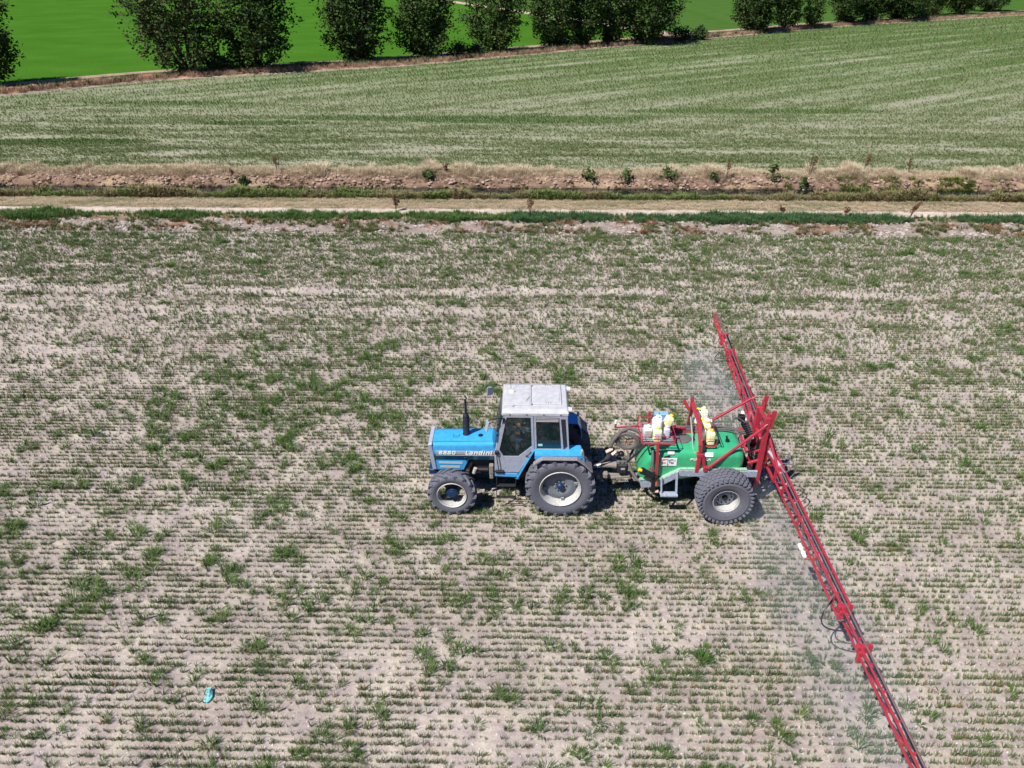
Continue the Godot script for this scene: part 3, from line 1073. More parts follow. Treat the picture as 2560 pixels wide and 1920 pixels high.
# ---------------------------------------------------------------- tractor
func build_tractor() -> void:
	var T := thing("tractor", "blue four-wheel-drive tractor with white-roofed cab pulling the green sprayer", "tractor", Vector3(1.127, 0, -14.9), -0.02)
	for s in [1.0, -1.0]:
		rear_wheel(T, Vector3(0, 0.81, 0.79 * s), s < 0)
		front_wheel(T, Vector3(-2.5, 0.575, 0.79 * s), s < 0)
	# chassis
	var b := MB.new()
	b.box(Vector3(-2.2, 0.80, 0), Vector3(1.5, 0.28, 0.42), 0.03)
	b.box(Vector3(-1.75, 1.0, 0), Vector3(0.95, 0.42, 0.5), 0.03)
	b.box(Vector3(-0.55, 0.78, 0), Vector3(1.9, 0.46, 0.46), 0.05)
	b.box(Vector3(0.15, 0.85, 0), Vector3(0.55, 0.5, 0.6), 0.06)
	part(T, "engine_block", b, M.iron)
	b = MB.new()
	b.tube([Vector3(-2.5, 0.57, -0.74), Vector3(-2.5, 0.60, -0.2), Vector3(-2.5, 0.60, 0.2), Vector3(-2.5, 0.57, 0.74)], [0.11, 0.09, 0.09, 0.11], 10)
	b.box(Vector3(-2.5, 0.62, 0.1), Vector3(0.3, 0.24, 0.3), 0.05)
	part(T, "front_axle", b, M.iron)
	b = MB.new()
	b.tube([Vector3(0, 0.81, -0.72), Vector3(0, 0.81, -0.3), Vector3(0, 0.81, 0.3), Vector3(0, 0.81, 0.72)], [0.11, 0.16, 0.16, 0.11], 12)
	part(T, "rear_axle", b, M.iron)
	b = MB.new()
	b.box(Vector3(-2.98, 0.795, 0), Vector3(0.22, 0.15, 0.66), 0.02)
	part(T, "front_weight", b, M.blue_dark)
	# hood: section with rounded shoulders, rising a little to the rear
	var hood := node(T, "hood")
	var sec := [[-0.372, 1.19], [-0.366, 1.40], [-0.358, 1.545], [-0.346, 1.585], [-0.318, 1.612], [-0.27, 1.626], [-0.14, 1.636], [0.0, 1.640], [0.14, 1.636], [0.27, 1.626], [0.318, 1.612], [0.346, 1.585], [0.358, 1.545], [0.366, 1.40], [0.372, 1.19]]
	var rings := []
	for x in [[-2.965, -0.018], [-2.9, -0.012], [-2.2, 0.0], [-1.6, 0.016], [-1.515, 0.018]]:
		var r := []
		for q in sec:
			r.append(Vector3(x[0], q[1] + (x[1] if q[1] > 1.3 else 0.0), q[0]))
		rings.append(r)
	b = MB.new()
	b.loft(rings)
	part(hood, "bonnet", b, M.blue)
	for s in [-1.0, 1.0]:
		b = MB.new()
		b.beam(Vector3(-2.95, 1.617, s * 0.262), Vector3(-1.53, 1.642, s * 0.262), 0.006, 0.012, 0.001)
		part(hood, "seam", b, M.blue_dark)
		b = MB.new()
		b.box(Vector3(-2.21, 1.375, s * 0.370), Vector3(1.37, 0.105, 0.012), 0.002)
		part(hood, "badge_band", b, M.stripe)
		b = MB.new()
		b.box(Vector3(-2.21, 1.352, s * 0.3765), Vector3(1.37, 0.010, 0.004))
		part(hood, "pinstripe", b, M.stripe_red)
		b = MB.new()
		b.box(Vector3(-2.21, 1.330, s * 0.3765), Vector3(1.37, 0.010, 0.004))
		part(hood, "pinstripe", b, M.letter_shadow)
		b = MB.new()
		b.box(Vector3(-2.21, 1.313, s * 0.374), Vector3(1.37, 0.014, 0.008), 0.002)
		part(hood, "trim_edge", b, M.mint)
		# lower side panel with two louvres
		var lp := MB.new()
		lp.t = Transform3D(Basis(), Vector3(0, 0, s * 0.345))
		lp.prism(v2([-2.905, 1.183, -2.135, 1.183, -2.255, 0.89, -2.885, 0.89]), -0.016, 0.016, 0.006)
		var pan := part(hood, "side_panel", lp, M.blue)
		for lv in [[-2.555, 1.10, 0.56], [-2.575, 0.985, 0.47]]:
			b = MB.new()
			b.box(Vector3(lv[0], lv[1], s * 0.363), Vector3(lv[2], 0.034, 0.012), 0.003)
			part(hood, "louvre", b, M.stripe)
			b = MB.new()
			b.box(Vector3(lv[0], lv[1] - 0.022, s * 0.365), Vector3(lv[2], 0.010, 0.018), 0.003)
			part(hood, "louvre_lip", b, M.mint)
		b = MB.new()
		b.box(Vector3(-2.21, 1.235, s * 0.378), Vector3(0.055, 0.05, 0.02), 0.008)
		b.box(Vector3(-2.192, 1.20, s * 0.378), Vector3(0.02, 0.06, 0.02), 0.005)
		part(hood, "latch", b, M.black)
	lettering(hood, "8880", 0.095, Vector3(-2.818, 1.379, 0.378), M.letter_shadow, 1.38, 0.22).name = "lettering_shadow"
	lettering(hood, "8880", 0.095, Vector3(-2.826, 1.385, 0.383), M.letter, 1.38, 0.22)
	lettering(hood, "Landini", 0.105, Vector3(-2.202, 1.383, 0.378), M.letter_shadow, 1.22, 0.30).name = "lettering_shadow_001"
	lettering(hood, "Landini", 0.105, Vector3(-2.210, 1.389, 0.383), M.letter, 1.22, 0.30)
	b = MB.new()
	b.lathe([Vector2(0.0, 0.062), Vector2(0.012, 0.058), Vector2(0.016, 0.0)], 20, Vector3(-1.86, 1.645, 0.03), Basis(Vector3(1, 0, 0), -PI / 2))
	part(hood, "filler_cap", b, M.exhaust)
	b = MB.new()
	for e in [[-2.43, 0.02, 0.14, 0.0], [-2.50, 0.0, 0.0, 0.12], [-2.36, 0.0, 0.0, 0.12], [-2.43, 0.08, 0.14, 0.0]]:
		b.box(Vector3(e[0], 1.637, e[1] + 0.02 - (0.0 if e[2] > 0 else -0.0)), Vector3(maxf(e[2], 0.006), 0.006, maxf(e[3], 0.006)))
	part(hood, "hatch_outline", b, M.blue_dark)
	# grille surround
	b = MB.new()
	b.prism(v2([-3.07, 1.585, -3.05, 1.612, -2.975, 1.630, -2.962, 1.60, -2.972, 1.585, -2.885, 0.90, -2.985, 0.90]), -0.378, 0.378, 0.012)
	var grille := part(T, "grille", b, M.grey_paint)
	for i in 9:
		b = MB.new()
		b.box(Vector3(-3.045 + 0.009 * i, 1.48 - i * 0.065, 0), Vector3(0.02, 0.022, 0.6), 0.004)
		part(grille, "grille_bar", b, M.black)
	# exhaust
	var ex := node(T, "exhaust")
	b = MB.new()
	b.lathe([Vector2(0, 0.09), Vector2(0.03, 0.088), Vector2(0.04, 0.078), Vector2(0.50, 0.078), Vector2(0.55, 0.06), Vector2(0.58, 0.03), Vector2(0.60, 0.028)], 20, Vector3(-2.2, 1.63, -0.04), Basis(Vector3(1, 0, 0), -PI / 2))
	for yy in [1.76, 1.92, 2.08]:
		b.lathe([Vector2(-0.004, 0.078), Vector2(0, 0.081), Vector2(0.004, 0.078)], 20, Vector3(-2.2, yy, -0.04), Basis(Vector3(1, 0, 0), -PI / 2))
	part(ex, "muffler", b, M.exhaust)
	b = MB.new()
	b.tube([Vector3(-2.2, 2.2, -0.04), Vector3(-2.2, 2.5, -0.04), Vector3(-2.205, 2.58, -0.045)], 0.028, 10)
	part(ex, "tail_pipe", b, M.exhaust)
	b = MB.new()
	b.box(Vector3(-2.19, 2.63, -0.05), Vector3(0.012, 0.10, 0.07), 0.004, Basis(Vector3(0, 0, 1), 0.4))
	part(ex, "rain_flap", b, M.exhaust)
	# side fittings below the hood
	b = MB.new()
	b.cyl(Vector3(-2.02, 0.80, 0.36), Vector3(-1.98, 0.94, 0.36), 0.045, 10)
	part(T, "filter_bowl", b, M.rim_white)
	b = MB.new()
	b.box(Vector3(-1.60, 0.93, 0.36), Vector3(0.11, 0.26, 0.12), 0.02)
	b.box(Vector3(-1.60, 0.73, 0.36), Vector3(0.10, 0.14, 0.10), 0.02)
	part(T, "battery_box", b, M.dusty_iron)
	b = MB.new()
	b.cyl(Vector3(-1.92, 0.86, 0.30), Vector3(-1.68, 0.86, 0.30), 0.05, 10)
	b.box(Vector3(-2.1, 1.02, 0.28), Vector3(0.08, 0.26, 0.08), 0.01, Basis(Vector3(0, 0, 1), -0.35))
	b.box(Vector3(-2.16, 0.82, 0.34), Vector3(0.10, 0.18, 0.14), 0.02)
	part(T, "steering_pump", b, M.iron)
	# ---- cab
	var cab := node(T, "cab")
	var O := v2([-1.295, 2.58, -0.645, 2.58, -0.612, 1.70, -0.957, 1.04, -1.50, 1.04, -1.50, 1.58])
	var Wn := v2([-1.235, 2.535, -0.70, 2.535, -0.665, 1.77, -0.965, 1.487, -1.30, 1.487, -1.40, 1.66])
	var O2 := v2([-0.632, 2.58, 0.117, 2.58, 0.184, 1.66, -0.600, 1.66])
	var W2 := v2([-0.588, 2.535, -0.066, 2.535, 0.004, 1.70, -0.552, 1.70])
	var W3 := v2([-0.030, 2.50, 0.070, 2.50, 0.135, 1.78, 0.055, 1.70])
	for s in [1.0, -1.0]:
		var za := 0.60 if s > 0 else -0.645
		var zb := 0.645 if s > 0 else -0.60
		var zm := (za + zb) * 0.5
		b = MB.new()
		b.ring(O, Wn, za, zb)
		var door := part(cab, "door", b, M.grey_paint)
		b = MB.new()
		b.prism(Wn, zm - 0.004, zm + 0.004)
		part(door, "window", b, M.glass)
		b = MB.new()
		b.tube([Vector3(-0.80, 1.50, s * 0.65), Vector3(-0.76, 1.535, s * 0.68), Vector3(-0.70, 1.60, s * 0.68), Vector3(-0.69, 1.63, s * 0.65)], 0.012, 6)
		part(door, "handle", b, M.black)
		b = MB.new()
		b.ring(O2, W2, za, zb)
		var side := part(cab, "side_frame", b, M.grey_paint)
		b = MB.new()
		b.prism(W2, zm - 0.004, zm + 0.004)
		part(side, "window", b, M.glass)
		b = MB.new()
		b.prism(W3, zb - 0.003 if s > 0 else za - 0.006, zb + 0.006 if s > 0 else za + 0.003)
		part(side, "quarter_panel", b, M.cab_dark)
		for k in 3:
			b = MB.new()
			b.box(Vector3(-0.33 + 0.002 * k, 2.505 - k * 0.036, s * 0.640), Vector3(0.50, 0.008, 0.012), 0.002)
			part(side, "slat", b, M.slat)
		b = MB.new()
		b.tube([Vector3(-1.46, 1.60, s * 0.67), Vector3(-1.46, 1.5, s * 0.70), Vector3(-1.42, 1.16, s * 0.70), Vector3(-1.42, 1.1, s * 0.67)], 0.011, 6)
		part(cab, "grab_rail", b, M.black)
		b = MB.new()
		b.box(Vector3(-1.46, 1.60, s * 0.66), Vector3(0.09, 0.10, 0.07), 0.015)
		part(cab, "side_lamp", b, M.black)
		b = MB.new()
		b.box(Vector3(-1.40, 1.075, s * 0.665), Vector3(0.20, 0.07, 0.06), 0.012)
		part(cab, "step_lamp", b, M.black)
		# near-vertical posts behind the glass edges
		b = MB.new()
		b.beam(Vector3(-1.49, 1.05, s * 0.585), Vector3(-1.49, 1.58, s * 0.585), 0.05, 0.05)
		b.beam(Vector3(-1.49, 1.57, s * 0.585), Vector3(-1.28, 2.58, s * 0.585), 0.05, 0.05)
		part(cab, "front_pillar", b, M.grey_paint)
	b = MB.new()
	b.box(Vector3(-0.475, 1.80, 0.630), Vector3(0.10, 0.055, 0.004))
	part(cab, "window_sticker", b, M.mint)
	# windscreen, bowed forward
	b = MB.new()
	for i in 8:
		var z0 := lerpf(-0.56, 0.56, i / 8.0)
		var z1 := lerpf(-0.56, 0.56, (i + 1) / 8.0)
		var f0 := -0.11 * cos(z0 / 0.56 * PI / 2)
		var f1 := -0.11 * cos(z1 / 0.56 * PI / 2)
		b.quad(Vector3(-1.50 + f0, 1.58, z0), Vector3(-1.50 + f1, 1.58, z1), Vector3(-1.30 + f1, 2.58, z1), Vector3(-1.30 + f0, 2.58, z0), Vector3(-1, 0.2, 0))
	part(cab, "windscreen", b, M.glass)
	b = MB.new()
	b.quad(Vector3(0.16, 1.68, -0.58), Vector3(0.16, 1.68, 0.58), Vector3(0.10, 2.57, 0.58), Vector3(0.10, 2.57, -0.58), Vector3(1, 0, 0))
	part(cab, "rear_window", b, M.glass)
	b = MB.new()
	b.box(Vector3(-1.47, 1.34, 0), Vector3(0.06, 0.50, 1.14), 0.01)
	b.box(Vector3(0.15, 1.38, 0), Vector3(0.05, 0.60, 1.18), 0.01)
	b.box(Vector3(-0.7, 1.05, 0), Vector3(1.60, 0.05, 1.18), 0.01)
	b.box(Vector3(-0.22, 1.32, 0.42), Vector3(0.7, 0.55, 0.34), 0.04)
	b.box(Vector3(-0.22, 1.32, -0.42), Vector3(0.7, 0.55, 0.34), 0.04)
	part(cab, "cab_floor", b, M.cab_dark)
	b = MB.new()
	b.box(Vector3(-1.36, 1.62, 0), Vector3(0.18, 0.22, 0.5), 0.05)
	part(cab, "dashboard", b, M.cab_dark)
	b = MB.new()
	b.beam(Vector3(-1.28, 1.5, 0), Vector3(-1.08, 1.77, 0), 0.05, 0.05)
	part(cab, "steering_column", b, M.black)
	b = MB.new()
	var wheel_pts := []
	var sx := Vector3(0.6, 0.8, 0).normalized()
	var wx := Vector3(-0.8, 0.6, 0)
	for i in 25:
		var an := TAU * i / 24
		wheel_pts.append(Vector3(-1.06, 1.79, 0) + (wx * cos(an) + Vector3(0, 0, 1) * sin(an)) * 0.2)
	b.tube(wheel_pts, 0.014, 6, false)
	for i in 3:
		var an := TAU * i / 3
		b.cyl(Vector3(-1.06, 1.79, 0) - sx * 0.03, Vector3(-1.06, 1.79, 0) + (wx * cos(an) + Vector3(0, 0, 1) * sin(an)) * 0.2, 0.01, 5)
	part(cab, "steering_wheel", b, M.black)
	b = MB.new()
	b.box(Vector3(-0.45, 1.40, 0), Vector3(0.48, 0.14, 0.46), 0.05)
	b.box(Vector3(-0.20, 1.68, 0), Vector3(0.13, 0.55, 0.44), 0.05, Basis(Vector3(0, 0, 1), -0.15))
	b.box(Vector3(-0.45, 1.22, 0), Vector3(0.3, 0.26, 0.3), 0.02)
	part(cab, "seat", b, M.seat)
	# roof
	var roof := node(cab, "roof")
	var rr := []
	for q in [[2.585, 0.645, -1.33, 0.135], [2.59, 0.652, -1.345, 0.145], [2.645, 0.652, -1.345, 0.145], [2.655, 0.645, -1.34, 0.14], [2.69, 0.56, -1.325, 0.115], [2.70, 0.53, -1.31, 0.10]]:
		var r := []
		for p in [[q[2] + 0.02, -q[1]], [q[3] - 0.02, -q[1]], [q[3], -q[1] + 0.02], [q[3], q[1] - 0.02], [q[3] - 0.02, q[1]], [q[2] + 0.02, q[1]], [q[2], q[1] - 0.02], [q[2], -q[1] + 0.02]]:
			r.append(Vector3(p[0], q[0], p[1]))
		rr.append(r)
	b = MB.new()
	b.loft(rr, true, false)
	part(roof, "roof_shell", b, M.roof_white)
	b = MB.new()
	b.box(Vector3(-0.975, 2.708, -0.045), Vector3(0.585, 0.030, 0.90), 0.012)
	b.box(Vector3(-0.965, 2.726, -0.055), Vector3(0.50, 0.012, 0.78), 0.005)
	part(roof, "front_panel", b, M.roof_white)
	b = MB.new()
	b.box(Vector3(-0.325, 2.710, -0.075), Vector3(0.64, 0.034, 0.87), 0.012)
	b.box(Vector3(-0.325, 2.730, -0.075), Vector3(0.55, 0.010, 0.72), 0.004)
	var hatch := part(roof, "roof_hatch", b, M.roof_white)
	for zz in [-0.48, 0.325]:
		for k in 3:
			b = MB.new()
			b.cyl(Vector3(-0.36 + k * 0.055, 2.722, zz), Vector3(-0.36 + k * 0.055, 2.733, zz), 0.012, 8)
			part(hatch, "bolt", b, M.iron)
	for s in [-1.0, 1.0]:
		for k in 4:
			b = MB.new()
			b.cyl(Vector3(-1.16 + k * 0.375, 2.618, s * 0.65), Vector3(-1.16 + k * 0.375, 2.618, s * 0.662), 0.014, 8)
			part(roof, "bolt", b, M.iron)
	b = MB.new()
	b.lathe([Vector2(0, 0.072), Vector2(0.02, 0.068), Vector2(0.04, 0.045), Vector2(0.048, 0.0)], 20, Vector3(-1.13, 2.73, -0.16), Basis(Vector3(1, 0, 0), -PI / 2))
	var disc := part(roof, "aerial_base", b, M.cream_disc)
	b = MB.new()
	b.cyl(Vector3(-1.15, 2.76, -0.21), Vector3(-1.17, 3.0, -0.30), 0.005, 5)
	part(disc, "aerial", b, M.iron)
	b = MB.new()
	b.cyl(Vector3(-0.80, 2.735, 0.26), Vector3(-0.73, 2.77, 0.06), 0.006, 5)
	b.box(Vector3(-0.81, 2.735, 0.27), Vector3(0.05, 0.02, 0.03), 0.005)
	part(roof, "stay_rod", b, M.stripe)
	for q in [[-0.70, 2.735, 0.36], [-0.70, 2.735, -0.47], [-1.10, 2.715, 0.43]]:
		b = MB.new()
		b.box(Vector3(q[0], q[1], q[2]), Vector3(0.06, 0.03, 0.05), 0.01)
		part(roof, "roof_catch", b, M.stripe)
	for s in [-0.46, 0.46]:
		b = MB.new()
		b.lathe([Vector2(-0.05, 0.02), Vector2(-0.03, 0.05), Vector2(0.02, 0.062), Vector2(0.03, 0.05), Vector2(0.032, 0.0)], 14, Vector3(0.19, 2.64, s), Basis(Vector3(0, 1, 0), PI / 2))
		b.box(Vector3(0.15, 2.66, s), Vector3(0.05, 0.10, 0.03), 0.008)
		part(roof, "work_lamp", b, M.lamp_lens)
	# mirrors
	for s in [1.0, -1.0]:
		var mir := node(T, "mirror")
		b = MB.new()
		b.tube([Vector3(-1.30, 2.50, s * 0.66), Vector3(-1.36, 2.57, s * 0.72), Vector3(-1.50, 2.56, s * 0.74), Vector3(-1.64, 2.51, s * 0.76)], 0.011, 6)
		b.box(Vector3(-1.30, 2.47, s * 0.655), Vector3(0.05, 0.12, 0.05), 0.01)
		part(mir, "mirror_arm", b, M.black)
		b = MB.new()
		var mb := Basis(Vector3(0, 1, 0), 0.35 if s > 0 else -1.25) * Basis(Vector3(0, 0, 1), -0.2)
		b.box(Vector3(-1.665, 2.39, s * 0.77), Vector3(0.03, 0.26, 0.15), 0.012, mb)
		part(mir, "mirror_shell", b, M.grey_paint)
	# fenders
	for s in [1.0, -1.0]:
		var fe := node(T, "fender")
		b = MB.new()
		b.bent(v2([-1.0, 0.885, -0.615, 1.68, 0.44, 1.68, 0.52, 1.52, 0.56, 1.25]), 0.03, minf(s * 0.46, s * 0.70), maxf(s * 0.46, s * 0.70))
		b.bent(v2([-0.60, 1.68, 0.44, 1.68, 0.515, 1.54]), 0.03, minf(s * 0.702, s * 0.89), maxf(s * 0.702, s * 0.89))
		b.box(Vector3(-0.075, 1.635, s * 0.878), Vector3(1.05, 0.10, 0.024), 0.006)
		part(fe, "fender_shell", b, M.blue)
		b = MB.new()
		b.bent(v2([-0.62, 1.50, -0.56, 1.57, -0.42, 1.655, 0.345, 1.655, 0.52, 1.52, 0.70, 1.33]), 0.032, minf(s * 0.89, s * 1.02), maxf(s * 0.89, s * 1.02), 0.008)
		b.bent(v2([-0.40, 1.652, 0.345, 1.652, 0.52, 1.515, 0.70, 1.325]), 0.02, minf(s * 0.60, s * 0.888), maxf(s * 0.60, s * 0.888), 0.004)
		part(fe, "fender_flare", b, M.flare)
		b = MB.new()
		b.box(Vector3(0.46, 1.75, s * 0.80), Vector3(0.05, 0.10, 0.07), 0.015)
		part(fe, "tail_lamp", b, M.stripe)
		# blue sill under the door
		b = MB.new()
		b.beam(Vector3(-1.51, 0.985, s * 0.63), Vector3(-0.98, 0.955, s * 0.63), 0.06, 0.10, 0.01)
		b.box(Vector3(-0.99, 0.90, s * 0.63), Vector3(0.10, 0.10, 0.06), 0.01)
		part(T, "sill", b, M.blue)
		# ladder
		var la := node(T, "ladder")
		for x in [-1.47, -1.025]:
			b = MB.new()
			b.beam(Vector3(x, 0.94, s * 0.68), Vector3(x, 0.33, s * 0.70), 0.03, 0.02, 0.003)
			part(la, "ladder_rail", b, M.iron)
		for yy in [0.70, 0.36]:
			for dz in [0.0, 0.06]:
				b = MB.new()
				b.box(Vector3(-1.247, yy, s * (0.66 + dz)), Vector3(0.43, 0.035, 0.022), 0.004)
				part(la, "rung", b, M.iron)
	# rear linkage and drawbar
	b = MB.new()
	for s in [-0.32, 0.32]:
		b.beam(Vector3(0.25, 0.55, s * 0.7), Vector3(0.95, 0.46, s), 0.05, 0.05)
		b.beam(Vector3(0.30, 1.15, s * 0.8), Vector3(0.70, 0.52, s), 0.03, 0.03)
	b.beam(Vector3(0.2, 0.48, 0), Vector3(0.95, 0.46, 0), 0.09, 0.04)
	part(T, "rear_linkage", b, M.iron)

# ---------------------------------------------------------------- sprayer
func sprayer_wheel(parent: Node, at: Vector3, flip: bool) -> void:
	var w := node(parent, "wheel", at)
	if flip:
		w.rotation.y = PI
	var R := 0.65
	var h := 0.26
	var b := MB.new()
	b.lathe([Vector2(-h * 0.7, 0.28), Vector2(-h * 0.85, 0.31), Vector2(-h, 0.44), Vector2(-h * 0.98, 0.53), Vector2(-h * 0.86, R - 0.05), Vector2(-h * 0.6, R - 0.028), Vector2(0, R - 0.022), Vector2(h * 0.6, R - 0.028), Vector2(h * 0.86, R - 0.05), Vector2(h * 0.98, 0.53), Vector2(h, 0.50), Vector2(h * 1.015, 0.495), Vector2(h * 1.0, 0.485), Vector2(h * 0.99, 0.42), Vector2(h * 0.85, 0.31), Vector2(h * 0.7, 0.28)], 60)
	# block tread: five staggered bands
	var rng := RandomNumberGenerator.new()
	rng.seed = 77
	var n := 34
	for k in 5:
		var z := (k - 2) * h * 0.37
		for i in n:
			var th := TAU * (i + (0.5 if k % 2 else 0.0)) / n
			var drop := 0.012 if absi(k - 2) == 2 else 0.0
			var e := Vector3(cos(th), sin(th), 0)
			var bas := Basis(e, Vector3(-e.y, e.x, 0), Vector3(0, 0, 1)) * Basis(Vector3(1, 0, 0), 0.5 if k % 2 else -0.5)
			b.box(e * (R - 0.022 - drop) + Vector3(0, 0, z), Vector3(0.05, 0.082, h * 0.30), 0.008, bas)
	# shoulder lugs
	for s in [-1.0, 1.0]:
		for i in n:
			var th := TAU * (i + 0.25) / n
			var e := Vector3(cos(th), sin(th), 0)
			var bas := Basis(e, Vector3(-e.y, e.x, 0), Vector3(0, 0, 1)) * Basis(Vector3(0, 1, 0), -s * 0.5)
			b.box(e * (R - 0.085) + Vector3(0, 0, s * h * 0.95), Vector3(0.10, 0.06, 0.035), 0.01, bas)
	part(w, "tyre", b, M.rubber_dusty)
	b = MB.new()
	b.lathe([Vector2(0.19, 0.30), Vector2(0.215, 0.305), Vector2(0.22, 0.295), Vector2(0.19, 0.285), Vector2(0.06, 0.262), Vector2(-0.02, 0.255), Vector2(-0.12, 0.27), Vector2(-0.2, 0.30)], 44)
	part(w, "rim", b, M.rim_white)
	b = MB.new()
	b.lathe([Vector2(-0.01, 0.262), Vector2(0.0, 0.25), Vector2(0.025, 0.22), Vector2(0.03, 0.12), Vector2(0.05, 0.11), Vector2(0.05, 0.0)], 36)
	part(w, "disc", b, M.galvanised)
	b = MB.new()
	b.lathe([Vector2(0.05, 0.07), Vector2(0.10, 0.065), Vector2(0.11, 0.05), Vector2(0.112, 0.0)], 18)
	part(w, "hub", b, M.iron)
	for i in 10:
		var an := TAU * i / 10
		var nb := MB.new()
		nb.cyl(Vector3(cos(an) * 0.16, sin(an) * 0.16, 0.02), Vector3(cos(an) * 0.16, sin(an) * 0.16, 0.055), 0.016, 6)
		part(w, "wheel_nut", nb, M.iron)
	for i in 10:
		var an := TAU * (i + 0.5) / 10
		var nb := MB.new()
		nb.cyl(Vector3(cos(an) * 0.222, sin(an) * 0.222, 0.012), Vector3(cos(an) * 0.222, sin(an) * 0.222, 0.024), 0.018, 8)
		part(w, "vent_hole", nb, M.black)

func arc(a: Vector3, b: Vector3, sag: Vector3, n := 10) -> Array:
	var r := []
	for i in n + 1:
		var f := float(i) / n
		r.append(a.lerp(b, f) + sag * (4.0 * f * (1.0 - f)))
	return r

# a wing of the boom: f maps the distance along the wing to (x offset base, y base, z)
func boom_wing(S: Node, zs: Array, pos: Callable, thin_from: float, tip: bool) -> void:
	var wing := node(S, "boom_wing")
	var z0: float = zs[0]
	var z1: float = zs[1]
	var L := absf(z1 - z0)
	var n := int(L / 0.52)
	var P := func(d: float, k: int) -> Vector3:
		# k: 0 lower chord, 1 upper front, 2 upper rear
		var thin := 1.0 if d < thin_from else 0.62
		var q: Vector3 = pos.call(d)
		if k == 0: return q + Vector3(0.0, -0.30 * thin, 0)
		if k == 1: return q
		return q + Vector3(0.155 * thin, 0, 0)
	var spans := [[0.0, thin_from], [thin_from + 0.02, L]]
	for sp in spans:
		if sp[1] - sp[0] < 0.1:
			continue
		var w := 0.042 if sp[0] < 0.01 else 0.034
		for k in 3:
			var b := MB.new()
			var m := maxi(1, int((sp[1] - sp[0]) / 1.5))
			for i in m:
				b.beam(P.call(lerpf(sp[0], sp[1], float(i) / m) + 0.001, k), P.call(lerpf(sp[0], sp[1], float(i + 1) / m) - 0.001, k), w, w, 0.006)
			part(wing, "chord", b, M.red)
	for i in n + 1:
		var d := minf(L - 0.03, i * L / n + 0.02)
		if absf(d - thin_from) < 0.12:
			continue
		var b := MB.new()
		b.beam(P.call(d, 1), P.call(d, 2), 0.028, 0.028, 0.004)
		part(wing, "crossbar", b, M.red)
		if i < n:
			var d2 := minf(L, (i + 1) * L / n)
			if (d < thin_from) == (d2 < thin_from):
				b = MB.new()
				b.beam(P.call(d, 0), P.call(d2, 1), 0.024, 0.024, 0.003)
				part(wing, "diagonal", b, M.red)
		if i % 2 == 1 and d < thin_from:
			# folded gusset plate rising from the lower chord
			b = MB.new()
			var a: Vector3 = P.call(d, 0)
			var c: Vector3 = P.call(d, 1)
			b.beam(a + Vector3(-0.02, 0.0, 0), c + Vector3(-0.01, -0.05, 0), 0.11, 0.012, 0.002, Vector3(1, 0, 0))
			part(wing, "gusset_plate", b, M.red)
	# hinge block where the outer wing folds
	for hd in [thin_from, thin_from + 0.9]:
		if hd > L - 0.3:
			continue
		var b := MB.new()
		var q: Vector3 = pos.call(hd)
		b.box(q + Vector3(0.06, -0.06, 0), Vector3(0.24, 0.16, 0.10), 0.015)
		b.box(q + Vector3(0.0, -0.20, 0.05), Vector3(0.07, 0.26, 0.09), 0.012)
		b.cyl(q + Vector3(0.15, -0.12, 0.06), q + Vector3(0.15, 0.07, 0.06), 0.03, 10)
		part(wing, "hinge", b, M.red)
	# spray line, nozzles and hoses
	var b2 := MB.new()
	var line := []
	for i in 12:
		var d := lerpf(0.1, L - 0.05, i / 11.0)
		line.append(P.call(d, 1) + Vector3(0.075, 0.035, 0))
	b2.tube(line, 0.017, 7)
	part(wing, "hydraulic_pipe", b2, M.hose)
	b2 = MB.new()
	line = []
	for i in 24:
		var d := lerpf(0.05, L - 0.05, i / 23.0)
		line.append(P.call(d, 0) + Vector3(0.03 + 0.015 * sin(i * 1.7), -0.04, 0))
	b2.tube(line, 0.014, 6)
	part(wing, "spray_line", b2, M.hose_black)
	for i in int(L / 0.5):
		var d := 0.25 + i * 0.5
		var nb := MB.new()
		var q: Vector3 = P.call(d, 0) + Vector3(0.03, -0.05, 0)
		nb.cyl(q, q + Vector3(0, -0.07, 0), 0.02, 8, 0.016)
		nb.cyl(q + Vector3(0, -0.07, 0), q + Vector3(0, -0.09, 0), 0.024, 8)
		part(wing, "nozzle", nb, M.black)
	b2 = MB.new()
	for i in 3:
		var wob := []
		for j in 30:
			var d := lerpf(0.0, minf(L, thin_from) - 0.1, j / 29.0)
			wob.append(P.call(d, 1).lerp(P.call(d, 0), 0.25 + 0.18 * i) + Vector3(0.05 + 0.03 * sin(j * 0.9 + i * 2.0), 0.02 * sin(j * 1.3 + i), 0))
		b2.tube(wob, 0.011, 5)
	part(wing, "hose", b2, M.hose)
	# loops of hose at the fold
	if thin_from < L - 0.5:
		var fwd := signf(z1 - z0)
		for i in 2:
			var lb := MB.new()
			var q: Vector3 = pos.call(thin_from)
			lb.tube(arc(q + Vector3(0.0, -0.05 - 0.12 * i, -fwd * 0.32), q + Vector3(-0.02, -0.1 - 0.1 * i, fwd * (0.25 + 0.15 * i)), Vector3(-0.24 - 0.06 * i, -0.16, 0.05 * fwd), 12), 0.014, 6)
			part(wing, "hose_loop", lb, M.hose if i == 0 else M.hose_black)
	# white foam-marker bottles
	var fd := 2.15 if tip else 0.55
	for i in 2:
		var fb2 := MB.new()
		var a: Vector3 = P.call(fd + i * 0.21, 0) + Vector3(-0.12, 0.04, 0)
		var c: Vector3 = P.call(fd + i * 0.21 + 0.17, 0) + Vector3(-0.12, 0.04, 0)
		fb2.tube([a, a.lerp(c, 0.08), a.lerp(c, 0.92), c], [0.028, 0.042, 0.042, 0.028], 12)
		part(wing, "foam_marker", fb2, M.jug_white)
	b2 = MB.new()
	b2.beam(P.call(fd, 0), P.call(fd, 0) + Vector3(-0.14, 0.03, 0), 0.02, 0.02)
